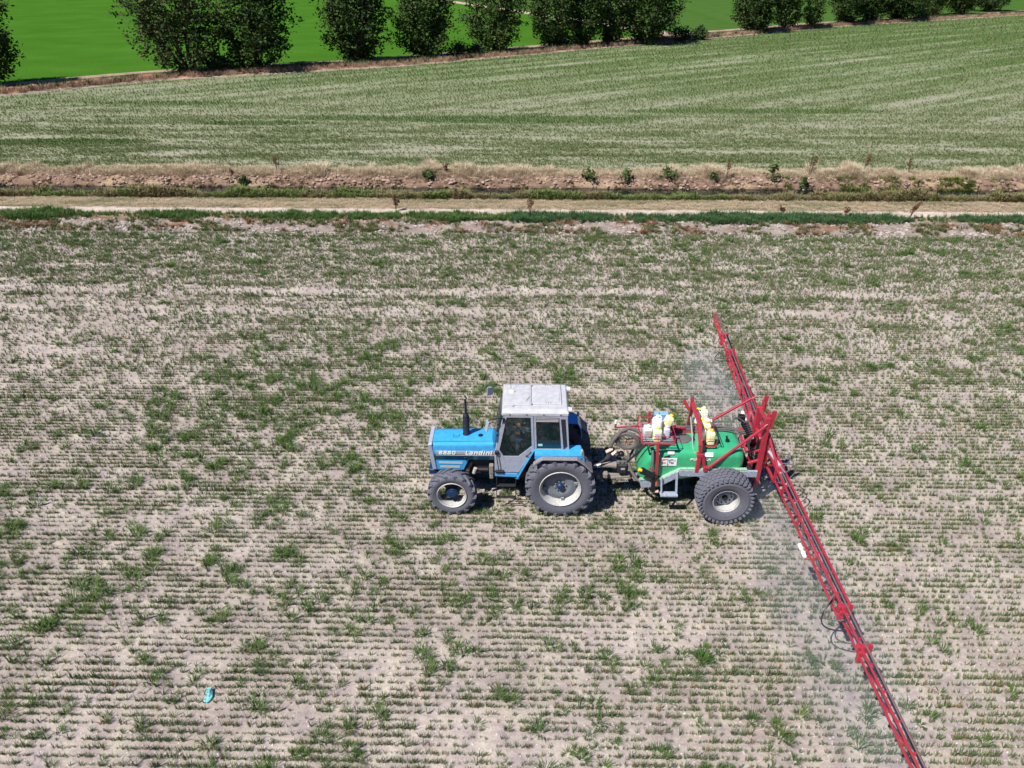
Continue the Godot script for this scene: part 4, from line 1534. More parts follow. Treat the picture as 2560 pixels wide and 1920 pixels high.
	b2.beam(P.call(fd + 0.4, 0), P.call(fd + 0.4, 0) + Vector3(-0.14, 0.03, 0), 0.02, 0.02)
	part(wing, "marker_bracket", b2, M.red)

func build_sprayer() -> void:
	var S := thing("sprayer", "green-tanked trailed crop sprayer with red boom spread across the field", "sprayer", Vector3(4.87, 0, -14.83), -0.02)
	for s in [1.0, -1.0]:
		sprayer_wheel(S, Vector3(0.02, 0.65, 0.93 * s), s < 0)
	var b := MB.new()
	b.tube([Vector3(0.02, 0.65, -0.85), Vector3(0.02, 0.65, 0.85)], 0.07, 10)
	part(S, "axle", b, M.iron)
	# tank
	var tank := node(S, "tank")
	var rings := []
	# x, bottom, top, half width, shoulder
	for q in [[-1.90, 0.80, 1.00, 0.34], [-1.86, 0.74, 1.16, 0.46], [-1.78, 0.71, 1.36, 0.54], [-1.66, 0.70, 1.54, 0.585], [-1.5, 0.70, 1.625, 0.605], [-1.3, 0.71, 1.655, 0.615], [-1.05, 0.74, 1.655, 0.62], [-0.7, 0.82, 1.66, 0.622], [-0.3, 0.93, 1.665, 0.622], [0.1, 0.98, 1.665, 0.62], [0.30, 1.0, 1.65, 0.61], [0.40, 1.02, 1.61, 0.58], [0.455, 1.06, 1.53, 0.52], [0.47, 1.12, 1.42, 0.44]]:
		var r := []
		var mid: float = (q[1] + q[2]) * 0.5
		for k in 36:
			var an := TAU * k / 36
			var cs := cos(an)
			var sn := sin(an)
			var e := 0.42
			var yy: float = mid + signf(sn) * pow(absf(sn), e) * (q[2] - q[1]) * 0.5
			var zz: float = signf(cs) * pow(absf(cs), e) * q[3]
			r.append(Vector3(q[0], yy, zz))
		rings.append(r)
	b = MB.new()
	b.loft(rings)
	part(tank, "tank_shell", b, M.green)
	b = MB.new()
	b.lathe([Vector2(-0.02, 0.235), Vector2(0.012, 0.232), Vector2(0.022, 0.22), Vector2(0.03, 0.12), Vector2(0.032, 0.0)], 36, Vector3(-0.93, 1.66, 0.07), Basis(Vector3(1, 0, 0), -PI / 2))
	var lid := part(tank, "tank_lid", b, M.hose)
	b = MB.new()
	b.beam(Vector3(-1.08, 1.70, 0.03), Vector3(-0.80, 1.70, -0.02), 0.03, 0.02, 0.004)
	b.beam(Vector3(-1.10, 1.70, 0.16), Vector3(-0.98, 1.70, 0.14), 0.03, 0.02, 0.004)
	part(lid, "lid_handle", b, M.iron)
	b = MB.new()
	b.cyl(Vector3(0.11, 1.66, 0.20), Vector3(0.11, 1.72, 0.20), 0.045, 12)
	b.cyl(Vector3(0.11, 1.70, 0.20), Vector3(0.09, 1.79, 0.16), 0.022, 8)
	part(tank, "air_vent", b, M.black)
	b = MB.new()
	b.cyl(Vector3(-0.66, 1.66, 0.16), Vector3(-0.66, 1.70, 0.16), 0.03, 10)
	part(tank, "breather", b, M.iron)
	# print on the tank side
	var zt := 0.628
	var pr := node(tank, "sticker")
	b = MB.new()
	b.box(Vector3(-1.27, 1.37, zt), Vector3(0.36, 0.21, 0.008))
	part(pr, "sticker_base", b, M.sticker)
	var cols := [[-1.40, 1.43, 0.06, 0.05, C(206, 120, 120)], [-1.34, 1.44, 0.06, 0.04, C(210, 140, 140)], [-1.37, 1.34, 0.07, 0.05, C(206, 150, 150)], [-1.30, 1.37, 0.02, 0.19, C(130, 190, 210)], [-1.26, 1.41, 0.05, 0.05, C(120, 160, 150)], [-1.21, 1.43, 0.06, 0.04, C(110, 150, 140)], [-1.24, 1.36, 0.06, 0.04, C(190, 130, 150)], [-1.19, 1.34, 0.06, 0.05, C(120, 130, 130)], [-1.29, 1.30, 0.04, 0.04, C(220, 150, 140)], [-1.15, 1.41, 0.06, 0.05, C(190, 196, 200)], [-1.42, 1.34, 0.03, 0.09, C(90, 96, 120)]]
	for q in cols:
		b = MB.new()
		b.box(Vector3(q[0], q[1], zt + 0.005), Vector3(q[2], q[3], 0.004))
		part(pr, "print_patch", b, mat("print%d" % M.size(), q[4], 0.6))
	b = MB.new()
	b.box(Vector3(-1.235, 1.595, 0.575), Vector3(0.15, 0.085, 0.012), 0.003, Basis(Vector3(1, 0, 0), -0.75))
	part(tank, "white_label", b, M.sticker)
	b = MB.new()
	b.box(Vector3(-1.33, 1.51, 0.622), Vector3(0.14, 0.045, 0.01), 0.002, Basis(Vector3(0, 0, 1), 0.3))
	part(tank, "level_gauge", b, M.black)
	b = MB.new()
	b.box(Vector3(-0.40, 1.565, 0.604), Vector3(0.24, 0.10, 0.012), 0.002, Basis(Vector3(1, 0, 0), -0.42))
	part(tank, "white_label", b, M.sticker)
	lettering(tank, "PUL", 0.058, Vector3(-0.80, 1.445, zt + 0.001), M.letter, 1.5, 0.2)
	lettering(tank, "LA", 0.058, Vector3(-0.46, 1.445, zt + 0.001), M.letter, 1.5, 0.2)
	# frame
	for s in [1.0, -1.0]:
		var za := minf(s * 0.645, s * 0.70)
		var zb := maxf(s * 0.645, s * 0.70)
		b = MB.new()
		b.bent(v2([-1.60, 0.76, -1.46, 0.80, -1.0, 1.10, 0.76, 1.10]), 0.17, za, zb, 0.006)
		part(S, "side_rail", b, M.galvanised)
		b = MB.new()
		b.bent(v2([-1.90, 0.90, -1.62, 0.88, -1.46, 0.905, -1.0, 1.205, 0.52, 1.205]), 0.025, minf(s * 0.60, s * 0.69), maxf(s * 0.60, s * 0.69), 0.004)
		part(tank, "tank_flange", b, M.green_pale)
		b = MB.new()
		b.prism(v2([-1.92, 0.88, -1.62, 0.84, -1.62, 0.68, -1.85, 0.66]), minf(s * 0.60, s * 0.68), maxf(s * 0.60, s * 0.68), 0.006)
		part(S, "front_plate", b, M.galvanised)
		# wheel-arch web
		b = MB.new()
		b.prism(v2([-0.62, 1.02, -0.28, 1.02, -0.18, 0.85, -0.24, 0.84]), za + 0.01, zb - 0.01, 0.004)
		part(S, "rail_web", b, M.galvanised)
		# step
		var st := node(S, "step")
		for x in [-1.42, -1.08]:
			b = MB.new()
			b.beam(Vector3(x, 1.0 if x < -1.2 else 1.16, s * 0.725), Vector3(x + 0.02, 0.60, s * 0.83), 0.03, 0.05, 0.004)
			part(st, "step_hanger", b, M.galvanised)
		b = MB.new()
		b.box(Vector3(-1.23, 0.60, s * 0.83), Vector3(0.40, 0.05, 0.16), 0.006)
		part(st, "step_tread", b, M.galvanised)
		# front posts of the tank frame
		b = MB.new()
		b.beam(Vector3(-1.58, 1.92, s * 0.66), Vector3(-1.555, 1.50, s * 0.70), 0.065, 0.065, 0.008)
		b.beam(Vector3(-1.555, 1.51, s * 0.70), Vector3(-1.535, 0.74, s * 0.70), 0.06, 0.06, 0.008)
		part(S, "front_post", b, M.red)
	b = MB.new()
	b.box(Vector3(-0.6, 0.72, 0), Vector3(2.5, 0.12, 0.5), 0.01)
	b.box(Vector3(0.62, 1.05, 0), Vector3(0.10, 0.14, 1.26), 0.01)
	b.box(Vector3(0.35, 0.85, 0), Vector3(0.6, 0.4, 0.7), 0.02)
	part(S, "chassis", b, M.iron)
	# induction valve at the near front corner
	b = MB.new()
	b.cyl(Vector3(-1.86, 1.18, 0.74), Vector3(-1.62, 1.06, 0.76), 0.075, 14)
	b.cyl(Vector3(-1.90, 1.20, 0.74), Vector3(-1.84, 1.17, 0.74), 0.085, 14)
	b.box(Vector3(-1.57, 1.02, 0.76), Vector3(0.10, 0.12, 0.10), 0.02)
	b.cyl(Vector3(-1.60, 1.02, 0.76), Vector3(-1.59, 0.62, 0.74), 0.05, 12)
	part(S, "suction_filter", b, M.black)
	b = MB.new()
	b.cyl(Vector3(-1.96, 1.23, 0.74), Vector3(-1.90, 1.20, 0.74), 0.04, 8)
	part(S, "filter_knob", b, M.cap_yellow)
	b = MB.new()
	b.beam(Vector3(-1.72, 1.24, 0.70), Vector3(-1.60, 1.17, 0.73), 0.04, 0.05)
	part(S, "valve_lever", b, M.red)
	b = MB.new()
	b.cyl(Vector3(-1.54, 1.02, 0.75), Vector3(-1.53, 0.80, 0.75), 0.035, 8)
	part(S, "valve_handle", b, M.orange)
	b = MB.new()
	b.box(Vector3(-1.52, 0.60, 0.72), Vector3(0.14, 0.05, 0.08), 0.01)
	part(S, "drain_coupling", b, M.grip_pink)
	# drawbar, pump and shaft
	b = MB.new()
	b.beam(Vector3(-2.72, 0.50, 0), Vector3(-1.7, 0.60, 0), 0.12, 0.10, 0.01)
	b.beam(Vector3(-2.5, 0.55, 0.14), Vector3(-2.05, 0.60, 0.14), 0.08, 0.06, 0.01)
	b.box(Vector3(-2.42, 0.48, 0.14), Vector3(0.05, 0.22, 0.05), 0.01)
	b.box(Vector3(-2.62, 0.60, 0.1), Vector3(0.12, 0.16, 0.14), 0.03)
	b.box(Vector3(-1.92, 0.62, 0.2), Vector3(0.10, 0.22, 0.08), 0.02)
	b.cyl(Vector3(-2.80, 0.44, 0), Vector3(-2.80, 0.56, 0), 0.07, 12)
	part(S, "drawbar", b, M.dusty_iron)
	var pump := node(S, "pump")
	b = MB.new()
	b.box(Vector3(-2.24, 0.84, 0.06), Vector3(0.26, 0.30, 0.32), 0.05)
	part(pump, "pump_body", b, M.iron)
	for i in 6:
		b = MB.new()
		b.lathe([Vector2(0.0, 0.055), Vector2(0.05, 0.05), Vector2(0.06, 0.0)], 12, Vector3(-2.34 + 0.10 * (i % 3), 0.98, -0.04 + 0.18 * (i / 3)), Basis(Vector3(1, 0, 0), -PI / 2))
		part(pump, "pump_head", b, M.hose)
	b = MB.new()
	b.lathe([Vector2(0.0, 0.07), Vector2(0.10, 0.07), Vector2(0.13, 0.05), Vector2(0.14, 0.0)], 14, Vector3(-2.26, 1.0, -0.10), Basis(Vector3(1, 0, 0), -PI / 2))
	part(pump, "air_chamber", b, M.black)
	b = MB.new()
	b.box(Vector3(-2.24, 0.86, 0.225), Vector3(0.10, 0.05, 0.012), 0.003)
	part(pump, "maker_plate", b, M.stripe)
	b = MB.new()
	b.tube([Vector3(-3.28, 0.74, 0.02), Vector3(-2.82, 0.82, 0.04), Vector3(-2.55, 0.86, 0.05), Vector3(-2.38, 0.86, 0.06)], [0.035, 0.04, 0.075, 0.09], 12)
	part(S, "drive_shaft", b, M.dusty_iron)
	b = MB.new()
	b.tube([Vector3(-2.84, 0.818, 0.04), Vector3(-2.72, 0.838, 0.045)], 0.047, 12)
	part(S, "shaft_sleeve", b, M.sticker)
	# hoses at the front
	b = MB.new()
	b.tube([Vector3(-2.12, 1.25, 0.12), Vector3(-2.12, 1.05, 0.20), Vector3(-2.06, 0.88, 0.32), Vector3(-1.94, 0.74, 0.44), Vector3(-1.80, 0.68, 0.52)], 0.035, 8)
	b.tube([Vector3(-1.72, 1.72, 0.40), Vector3(-1.66, 1.66, 0.56), Vector3(-1.65, 1.45, 0.68), Vector3(-1.66, 1.2, 0.72)], 0.035, 8)
	part(S, "suction_hose", b, M.hose)
	b = MB.new()
	b.tube([Vector3(-1.70, 1.70, 0.30), Vector3(-1.9, 1.45, 0.30), Vector3(-2.05, 1.22, 0.25), Vector3(-2.15, 1.05, 0.2)], 0.028, 8)
	b.tube([Vector3(-1.72, 1.68, -0.2), Vector3(-1.95, 1.3, -0.1), Vector3(-2.1, 1.0, 0.0)], 0.03, 8)
	part(S, "pressure_hose", b, M.hose_black)
	# coiled hose on its bracket
	var coil := node(S, "hose_coil")
	b = MB.new()
	for k in 4:
		var ring := []
		var rad := 0.19 + 0.035 * (k % 2)
		for i in 37:
			var an := TAU * i / 36.0
			ring.append(Vector3(-2.17 + cos(an) * (rad + 0.03), 1.55 + sin(an) * rad * 0.92, 0.02 + 0.055 * (k / 2) + 0.05 * cos(an)))
		b.tube(ring, 0.03, 8, false)
	part(coil, "hose", b, M.hose)
	b = MB.new()
	b.tube([Vector3(-2.56, 1.40, 0.08), Vector3(-2.50, 1.56, 0.06), Vector3(-2.34, 1.78, 0.02), Vector3(-2.14, 1.86, -0.02), Vector3(-1.95, 1.80, 0.0), Vector3(-1.80, 1.70, 0.06)], 0.05, 10)
	part(coil, "hose_bundle", b, M.hose)
	for i in 3:
		var an := TAU * (i + 0.15) / 3
		b = MB.new()
		b.beam(Vector3(-2.17, 1.55, 0.0), Vector3(-2.17 + cos(an) * 0.28, 1.55 + sin(an) * 0.26, 0.02), 0.02, 0.02, 0.003)
		b.beam(Vector3(-2.17 + cos(an) * 0.28, 1.55 + sin(an) * 0.26, 0.0), Vector3(-2.17 + cos(an) * 0.28, 1.55 + sin(an) * 0.26, 0.14), 0.018, 0.018, 0.003)
		part(coil, "hook", b, M.red)
	b = MB.new()
	b.beam(Vector3(-2.5, 1.36, 0.10), Vector3(-2.66, 1.27, 0.12), 0.09, 0.04, 0.01)
	b.beam(Vector3(-2.42, 1.30, 0.12), Vector3(-2.52, 1.22, 0.16), 0.08, 0.04, 0.01)
	part(coil, "hose_grip", b, M.grip_pink)
	for i in 4:
		b = MB.new()
		b.tube(arc(Vector3(-2.62 + 0.02 * i, 1.26, 0.13), Vector3(-2.92 + 0.05 * i, 0.92, 0.14 - 0.02 * i), Vector3(0.07, -0.03, 0.02), 8), 0.009, 5)
		part(coil, "hydraulic_line", b, M.hose)
	b = MB.new()
	b.cyl(Vector3(-2.42, 1.70, -0.28), Vector3(-2.42, 1.82, -0.28), 0.02, 8)
	b.beam(Vector3(-2.40, 1.70, -0.28), Vector3(-1.75, 1.78, -0.28), 0.03, 0.04)
	part(S, "lamp_bracket", b, M.red)
	b = MB.new()
	b.cyl(Vector3(-2.42, 1.82, -0.28), Vector3(-2.42, 1.90, -0.28), 0.03, 10)
	part(S, "marker_lamp", b, M.sticker)
	# front basket
	var bk := node(S, "basket")
	for e in [[-1.93, 1.90, 0.68, -1.20, 1.90, 0.68, 0.035], [-1.93, 1.90, -0.16, -1.20, 1.90, -0.16, 0.03], [-1.93, 1.90, -0.16, -1.93, 1.90, 0.68, 0.03], [-1.20, 1.90, -0.16, -1.20, 1.90, 0.68, 0.03],
		[-1.93, 2.10, 0.68, -1.20, 2.10, 0.68, 0.012], [-1.93, 2.00, 0.68, -1.20, 2.00, 0.68, 0.012], [-1.93, 2.10, -0.16, -1.20, 2.10, -0.16, 0.012], [-1.93, 2.10, -0.16, -1.93, 2.10, 0.68, 0.012], [-1.20, 2.10, -0.16, -1.20, 2.10, 0.68, 0.012],
		[-1.93, 1.9, 0.68, -1.93, 2.11, 0.68, 0.018], [-1.20, 1.9, 0.68, -1.20, 2.11, 0.68, 0.018], [-1.93, 1.9, -0.16, -1.93, 2.11, -0.16, 0.018], [-1.20, 1.9, -0.16, -1.20, 2.11, -0.16, 0.018], [-1.58, 1.9, 0.68, -1.58, 2.11, 0.68, 0.010]]:
		b = MB.new()
		b.beam(Vector3(e[0], e[1], e[2]), Vector3(e[3], e[4], e[5]), e[6], e[6], 0.003)
		part(bk, "basket_rail", b, M.red)
	for i in 11:
		b = MB.new()
		b.beam(Vector3(-1.915, 1.905, -0.13 + i * 0.078), Vector3(-1.215, 1.905, -0.13 + i * 0.078), 0.022, 0.008, 0.002)
		part(bk, "floor_bar", b, M.galvanised)
	b = MB.new()
	b.beam(Vector3(-1.55, 1.60, -0.3), Vector3(-1.56, 1.88, -0.16), 0.05, 0.05)
	b.beam(Vector3(-2.0, 1.82, -0.16), Vector3(-0.8, 1.76, -0.20), 0.05, 0.05)
	part(bk, "basket_support", b, M.red)
	# hoses along the tank top
	b = MB.new()
	for i in 5:
		var pts := []
		for j in 16:
			var f := j / 15.0
			pts.append(Vector3(lerpf(-1.25, 0.62, f), 1.70 + 0.02 * (i % 2) - 0.05 * smoothstep(0.8, 1.0, f), -0.20 - 0.042 * i + 0.012 * sin(j * 1.1 + i * 2.0) + 0.10 * smoothstep(0.75, 1.0, f)))
		b.tube(pts, 0.016, 6)
	part(S, "hose_run", b, M.hose)
	b = MB.new()
	b.beam(Vector3(-1.2, 1.69, -0.15), Vector3(-0.25, 1.67, -0.17), 0.03, 0.05)
	part(S, "hose_channel", b, M.red)
	# rear arch
	var ar := node(S, "lift_arch")
	for e in [[-0.63, 1.12, 0.66, -0.60, 1.62, 0.66, 0.09], [-0.60, 1.61, 0.66, -0.62, 1.90, 0.655, 0.085], [-0.62, 1.88, 0.655, -0.63, 2.26, 0.36, 0.08], [-0.63, 2.25, 0.38, -0.66, 2.34, -0.36, 0.08], [-0.66, 2.33, -0.34, -0.63, 1.62, -0.62, 0.08], [-0.63, 1.64, -0.62, -0.63, 1.12, -0.66, 0.08], [-0.66, 2.18, -0.40, -0.66, 2.46, -0.46, 0.075], [-0.70, 2.12, -0.42, -0.83, 2.32, -0.55, 0.06]]:
		b = MB.new()
		b.beam(Vector3(e[0], e[1], e[2]), Vector3(e[3], e[4], e[5]), e[6], e[6], 0.008)
		part(ar, "arch_tube", b, M.red)
	b = MB.new()
	b.beam(Vector3(-0.54, 1.62, 0.66), Vector3(-0.44, 1.18, 0.66), 0.08, 0.07, 0.008)
	b.box(Vector3(-0.44, 1.24, 0.68), Vector3(0.10, 0.14, 0.10), 0.015)
	b.box(Vector3(-0.60, 1.60, 0.66), Vector3(0.15, 0.10, 0.11), 0.012)
	part(ar, "arch_foot", b, M.red)
	b = MB.new()
	b.box(Vector3(-0.66, 2.475, -0.463), Vector3(0.08, 0.03, 0.08), 0.005)
	part(ar, "end_cap", b, M.hose)
	b = MB.new()
	b.beam(Vector3(-0.68, 2.0, -0.30), Vector3(-0.72, 1.60, 0.50), 0.02, 0.06, 0.004)
	part(ar, "ladder_stile", b, M.stripe)
	for s in [1.0, -1.0]:
		b = MB.new()
		if s > 0:
			b.beam(Vector3(-0.40, 1.26, 0.72), Vector3(0.84, 2.20, 0.40), 0.055, 0.055, 0.008)
			b.cyl(Vector3(0.80, 2.17, 0.385), Vector3(0.90, 2.245, 0.37), 0.02, 8)
		else:
			b.beam(Vector3(-0.13, 1.70, -0.60), Vector3(0.80, 2.29, -0.70), 0.055, 0.055, 0.008)
			b.cyl(Vector3(0.78, 2.27, -0.70), Vector3(0.90, 2.34, -0.71), 0.018, 8)
		part(S, "lift_strut", b, M.red)
	# rear basket
	var rb := node(S, "rear_basket")
	for e in [[-0.50, 1.72, 0.50, -0.22, 1.72, 0.50, 0.03], [-0.50, 1.72, -0.72, -0.22, 1.72, -0.72, 0.02], [-0.50, 1.72, -0.72, -0.50, 1.72, 0.50, 0.02], [-0.22, 1.72, -0.72, -0.22, 1.72, 0.50, 0.02], [-0.20, 1.92, -0.72, -0.20, 1.92, 0.50, 0.012], [-0.50, 1.92, 0.50, -0.20, 1.92, 0.50, 0.012], [-0.50, 1.92, -0.72, -0.20, 1.92, -0.72, 0.012],
		[-0.22, 1.72, 0.50, -0.20, 1.93, 0.50, 0.014], [-0.22, 1.72, -0.1, -0.20, 1.93, -0.1, 0.014], [-0.22, 1.72, -0.72, -0.20, 1.93, -0.72, 0.014], [-0.50, 1.72, 0.50, -0.50, 1.93, 0.50, 0.014]]:
		b = MB.new()
		b.beam(Vector3(e[0], e[1], e[2]), Vector3(e[3], e[4], e[5]), e[6], e[6], 0.003)
		part(rb, "basket_rail", b, M.red)
	for i in 5:
		b = MB.new()
		b.beam(Vector3(-0.475 + i * 0.058, 1.72, -0.71), Vector3(-0.475 + i * 0.058, 1.72, 0.49), 0.016, 0.008, 0.002)
		part(rb, "floor_bar", b, M.iron)
	b = MB.new()
	b.tube([Vector3(-0.14, 1.90, -0.30), Vector3(-0.03, 1.685, 0.44), Vector3(-0.08, 1.685, 0.47), Vector3(-0.17, 1.92, -0.25)], 0.008, 5)
	part(rb, "wire_gate", b, M.iron)
	b = MB.new()
	b.beam(Vector3(-0.36, 1.64, 0.3), Vector3(-0.36, 1.72, 0.3), 0.04, 0.04)
	b.beam(Vector3(-0.36, 1.64, -0.3), Vector3(-0.36, 1.72, -0.3), 0.04, 0.04)
	part(rb, "basket_support", b, M.red)
	# rear mast
	var mast := node(S, "mast")
	for s in [1.0, -1.0]:
		b = MB.new()
		b.beam(Vector3(0.90, 0.46, s * 0.33), Vector3(0.90, 2.40 if s > 0 else 2.30, s * 0.33), 0.09, 0.13, 0.01, Vector3(1, 0, 0))
		part(mast, "mast_post", b, M.red)
		b = MB.new()
		b.beam(Vector3(0.97, 2.10, s * 0.33), Vector3(1.02, 2.58, s * 0.33), 0.05, 0.10, 0.006, Vector3(1, 0, 0))
		b.box(Vector3(0.94, 2.36, s * 0.24), Vector3(0.02, 0.26, 0.20), 0.004)
		part(mast, "mast_horn", b, M.red)
		b = MB.new()
		b.beam(Vector3(0.62, 1.05, s * 0.33), Vector3(0.90, 0.62, s * 0.33), 0.06, 0.06)
		b.beam(Vector3(0.62, 1.15, s * 0.33), Vector3(0.90, 1.25, s * 0.33), 0.06, 0.06)
		part(mast, "mast_brace", b, M.red)
	for yy in [0.62, 1.70, 2.26]:
		b = MB.new()
		b.box(Vector3(0.90, yy, 0), Vector3(0.07, 0.08, 0.57), 0.008)
		part(mast, "mast_crossbar", b, M.red)
	b = MB.new()
	b.cyl(Vector3(0.92, 0.7, 0.0), Vector3(0.92, 1.7, 0.0), 0.045, 12)
	part(mast, "lift_ram", b, M.black)
	b = MB.new()
	for i in 4:
		b.cyl(Vector3(1.0, 0.75, -0.14 + 0.10 * i), Vector3(1.0, 1.45, -0.14 + 0.10 * i), 0.035, 10)
	part(mast, "suspension_tube", b, M.red)
	# boom centre frame
	var cf := node(S, "boom_centre")
	for e in [[1.12, 1.36, -0.85, 1.12, 1.36, 0.85, 0.06], [1.12, 1.0, -0.85, 1.12, 1.0, 0.85, 0.06], [1.28, 1.36, -0.85, 1.28, 1.36, 0.85, 0.05], [1.12, 1.0, 0.84, 1.12, 1.36, 0.84, 0.06], [1.12, 1.0, -0.84, 1.12, 1.36, -0.84, 0.06], [1.12, 1.0, 0.2, 1.12, 1.36, 0.7, 0.05], [1.12, 1.0, -0.2, 1.12, 1.36, -0.7, 0.05], [1.04, 1.0, 0.26, 1.04, 1.85, 0.26, 0.08], [1.04, 1.0, -0.26, 1.04, 1.85, -0.26, 0.08], [1.04, 1.84, -0.28, 1.04, 1.84, 0.28, 0.07], [1.04, 1.82, -0.26, 1.14, 1.38, -0.84, 0.06], [1.04, 1.82, 0.26, 1.14, 1.38, 0.84, 0.05], [1.12, 1.36, 0.84, 1.28, 1.36, 0.84, 0.05], [1.12, 1.36, -0.84, 1.28, 1.36, -0.84, 0.05]]:
		b = MB.new()
		b.beam(Vector3(e[0], e[1], e[2]), Vector3(e[3], e[4], e[5]), e[6], e[6], 0.008)
		part(cf, "frame_tube", b, M.red)
	b = MB.new()
	for s in [-1.0, 1.0]:
		b.cyl(Vector3(1.06, 1.46, s * 0.16), Vector3(1.20, 1.42, s * 0.82), 0.04, 10)
	part(cf, "fold_ram", b, M.stripe)
	b = MB.new()
	for s in [-1.0, 1.0]:
		b.cyl(Vector3(1.20, 1.42, s * 0.82), Vector3(1.24, 1.41, s * 1.05), 0.018, 8)
	part(cf, "ram_rod", b, M.steel)
	b = MB.new()
	b.box(Vector3(1.17, 1.56, 0.0), Vector3(0.10, 0.26, 0.26), 0.02, Basis(Vector3(0, 0, 1), 0.4))
	part(cf, "control_box", b, M.blue_dark)
	for i in 3:
		b = MB.new()
		b.tube(arc(Vector3(1.28, 1.38, 0.25 + 0.2 * i), Vector3(1.30, 1.36, 0.75 + 0.22 * i), Vector3(0.22, 0.10, 0.0), 12), 0.013, 6)
		part(cf, "hose_loop", b, M.hose)
	# bank of section valves in front of the mast, far side
	var vb := node(S, "valve_bank")
	for i in 7:
		b = MB.new()
		b.cyl(Vector3(0.66, 1.62, -0.10 - i * 0.085), Vector3(0.80, 1.66, -0.10 - i * 0.085), 0.028, 8)
		b.lathe([Vector2(0, 0.034), Vector2(0.10, 0.034), Vector2(0.11, 0.0)], 10, Vector3(0.66, 1.60, -0.10 - i * 0.085), Basis(Vector3(1, 0, 0), -PI / 2))
		part(vb, "section_valve", b, M.black)
	b = MB.new()
	b.box(Vector3(0.74, 1.58, -0.36), Vector3(0.14, 0.05, 0.62), 0.01)
	part(vb, "valve_plate", b, M.steel)
	b = MB.new()
	b.box(Vector3(0.62, 1.80, -0.62), Vector3(0.16, 0.16, 0.14), 0.02)
	part(vb, "control_unit", b, M.black)
	b = MB.new()
	b.beam(Vector3(0.55, 1.45, 0.30), Vector3(0.95, 1.50, 0.30), 0.05, 0.05)
	b.beam(Vector3(0.56, 1.45, 0.30), Vector3(0.50, 1.62, -0.15), 0.05, 0.05)
	b.box(Vector3(0.56, 1.62, -0.30), Vector3(0.12, 0.10, 0.16), 0.01)
	part(vb, "valve_bracket", b, M.red)
	for i in 7:
		b = MB.new()
		b.tube(arc(Vector3(0.70, 1.60, -0.10 - i * 0.085), Vector3(1.05, 1.20 + 0.03 * i, 0.35 - i * 0.10), Vector3(-0.10, -0.25, 0.10), 10), 0.014, 6)
		part(vb, "section_hose", b, M.hose_black)
	b = MB.new()
	b.tube(arc(Vector3(0.30, 1.70, -0.30), Vector3(0.68, 1.72, -0.55), Vector3(-0.06, 0.14, -0.10), 10), 0.022, 8)
	part(vb, "feed_hose", b, M.hose)
	# wings: the near one level and in line, the far one rising a little
	boom_wing(S, [0.9, 9.4], func(d: float) -> Vector3: return Vector3(1.12 + 0.0 * d, 1.36 - 0.004 * d, 0.9 + d), 4.05, true)
	boom_wing(S, [-0.9, -6.6], func(d: float) -> Vector3: return Vector3(1.12 + 0.018 * d, 1.42 + 0.070 * d, -0.9 - d), 3.55, false)
	b = MB.new()
	b.tube([Vector3(1.30, 1.66, -4.5), Vector3(1.33, 1.72, -5.3)], 0.035, 10)
	part(S, "fold_damper", b, M.black)
	# spray mist hanging under the boom
	var env: Environment = (get_node("environment") as WorldEnvironment).environment
	env.volumetric_fog_enabled = true
	env.volumetric_fog_density = 0.0
	for z in [[-10.4, 7.0], [-18.3, 5.6]]:
		var fv := FogVolume.new()
		fv.name = numbered("spray_mist")
		fv.shape = RenderingServer.FOG_VOLUME_SHAPE_ELLIPSOID
		fv.size = Vector3(1.9, 1.5, z[1] * 1.25)
		var fm := FogMaterial.new()
		fm.density = 0.10
		fm.albedo = Color(0.92, 0.96, 1.0)
		fv.material = fm
		add_child(fv)
		fv.position = Vector3(5.85, 0.45, z[0])
		tag(fv, "faint spray mist under the %s wing of the red boom" % ("near" if z[0] > -14 else "far"), "mist", "", "stuff")

# ---------------------------------------------------------------- containers in the baskets
func on_sprayer(p: Vector3) -> Vector3:
	return Vector3(4.87, 0, -14.83) + Basis(Vector3.UP, -0.02) * p

func jug(label: String, at: Vector3, w: float, d: float, h: float, body: Material, cap: Material, tilt: Basis, handle: bool, paper: Material = null) -> void:
	var t := thing("canister", label, "canister", on_sprayer(at), 0.0, "canisters carried in the sprayer baskets")
	t.basis = Basis(Vector3.UP, -0.02) * tilt
	var b := MB.new()
	var rings := []
	for q in [[0.0, 0.86], [0.012, 0.96], [0.03, 1.0], [0.30, 1.0], [0.31, 0.97], [0.33, 0.97], [0.34, 1.0], [0.70, 1.0], [0.76, 0.95], [0.82, 0.80], [0.87, 0.55], [0.895, 0.36], [0.93, 0.30]]:
		var r := []
		for k in 20:
			var an := TAU * k / 20
			var cs := cos(an)
			var sn := sin(an)
			r.append(Vector3(signf(cs) * pow(absf(cs), 0.5) * w * 0.5 * q[1], q[0] * h, signf(sn) * pow(absf(sn), 0.5) * d * 0.5 * q[1]))
		rings.append(r)
	b.loft(rings)
	if handle:
		b.tube([Vector3(w * 0.05, h * 0.90, 0), Vector3(w * 0.20, h * 0.97, 0), Vector3(w * 0.38, h * 0.93, 0), Vector3(w * 0.42, h * 0.78, 0)], 0.018, 8)
	part(t, "body", b, body)
	b = MB.new()
	b.lathe([Vector2(h * 0.91, 0.042), Vector2(h * 0.98, 0.042), Vector2(h * 1.0, 0.034), Vector2(h * 1.0, 0.0)], 14, Vector3.ZERO, Basis(Vector3(1, 0, 0), -PI / 2))
	part(t, "cap", b, cap)
	if paper:
		b = MB.new()
		b.box(Vector3(0, h * 0.5, d * 0.5 + 0.002), Vector3(w * 0.72, h * 0.30, 0.006))
		part(t, "paper_label", b, paper)

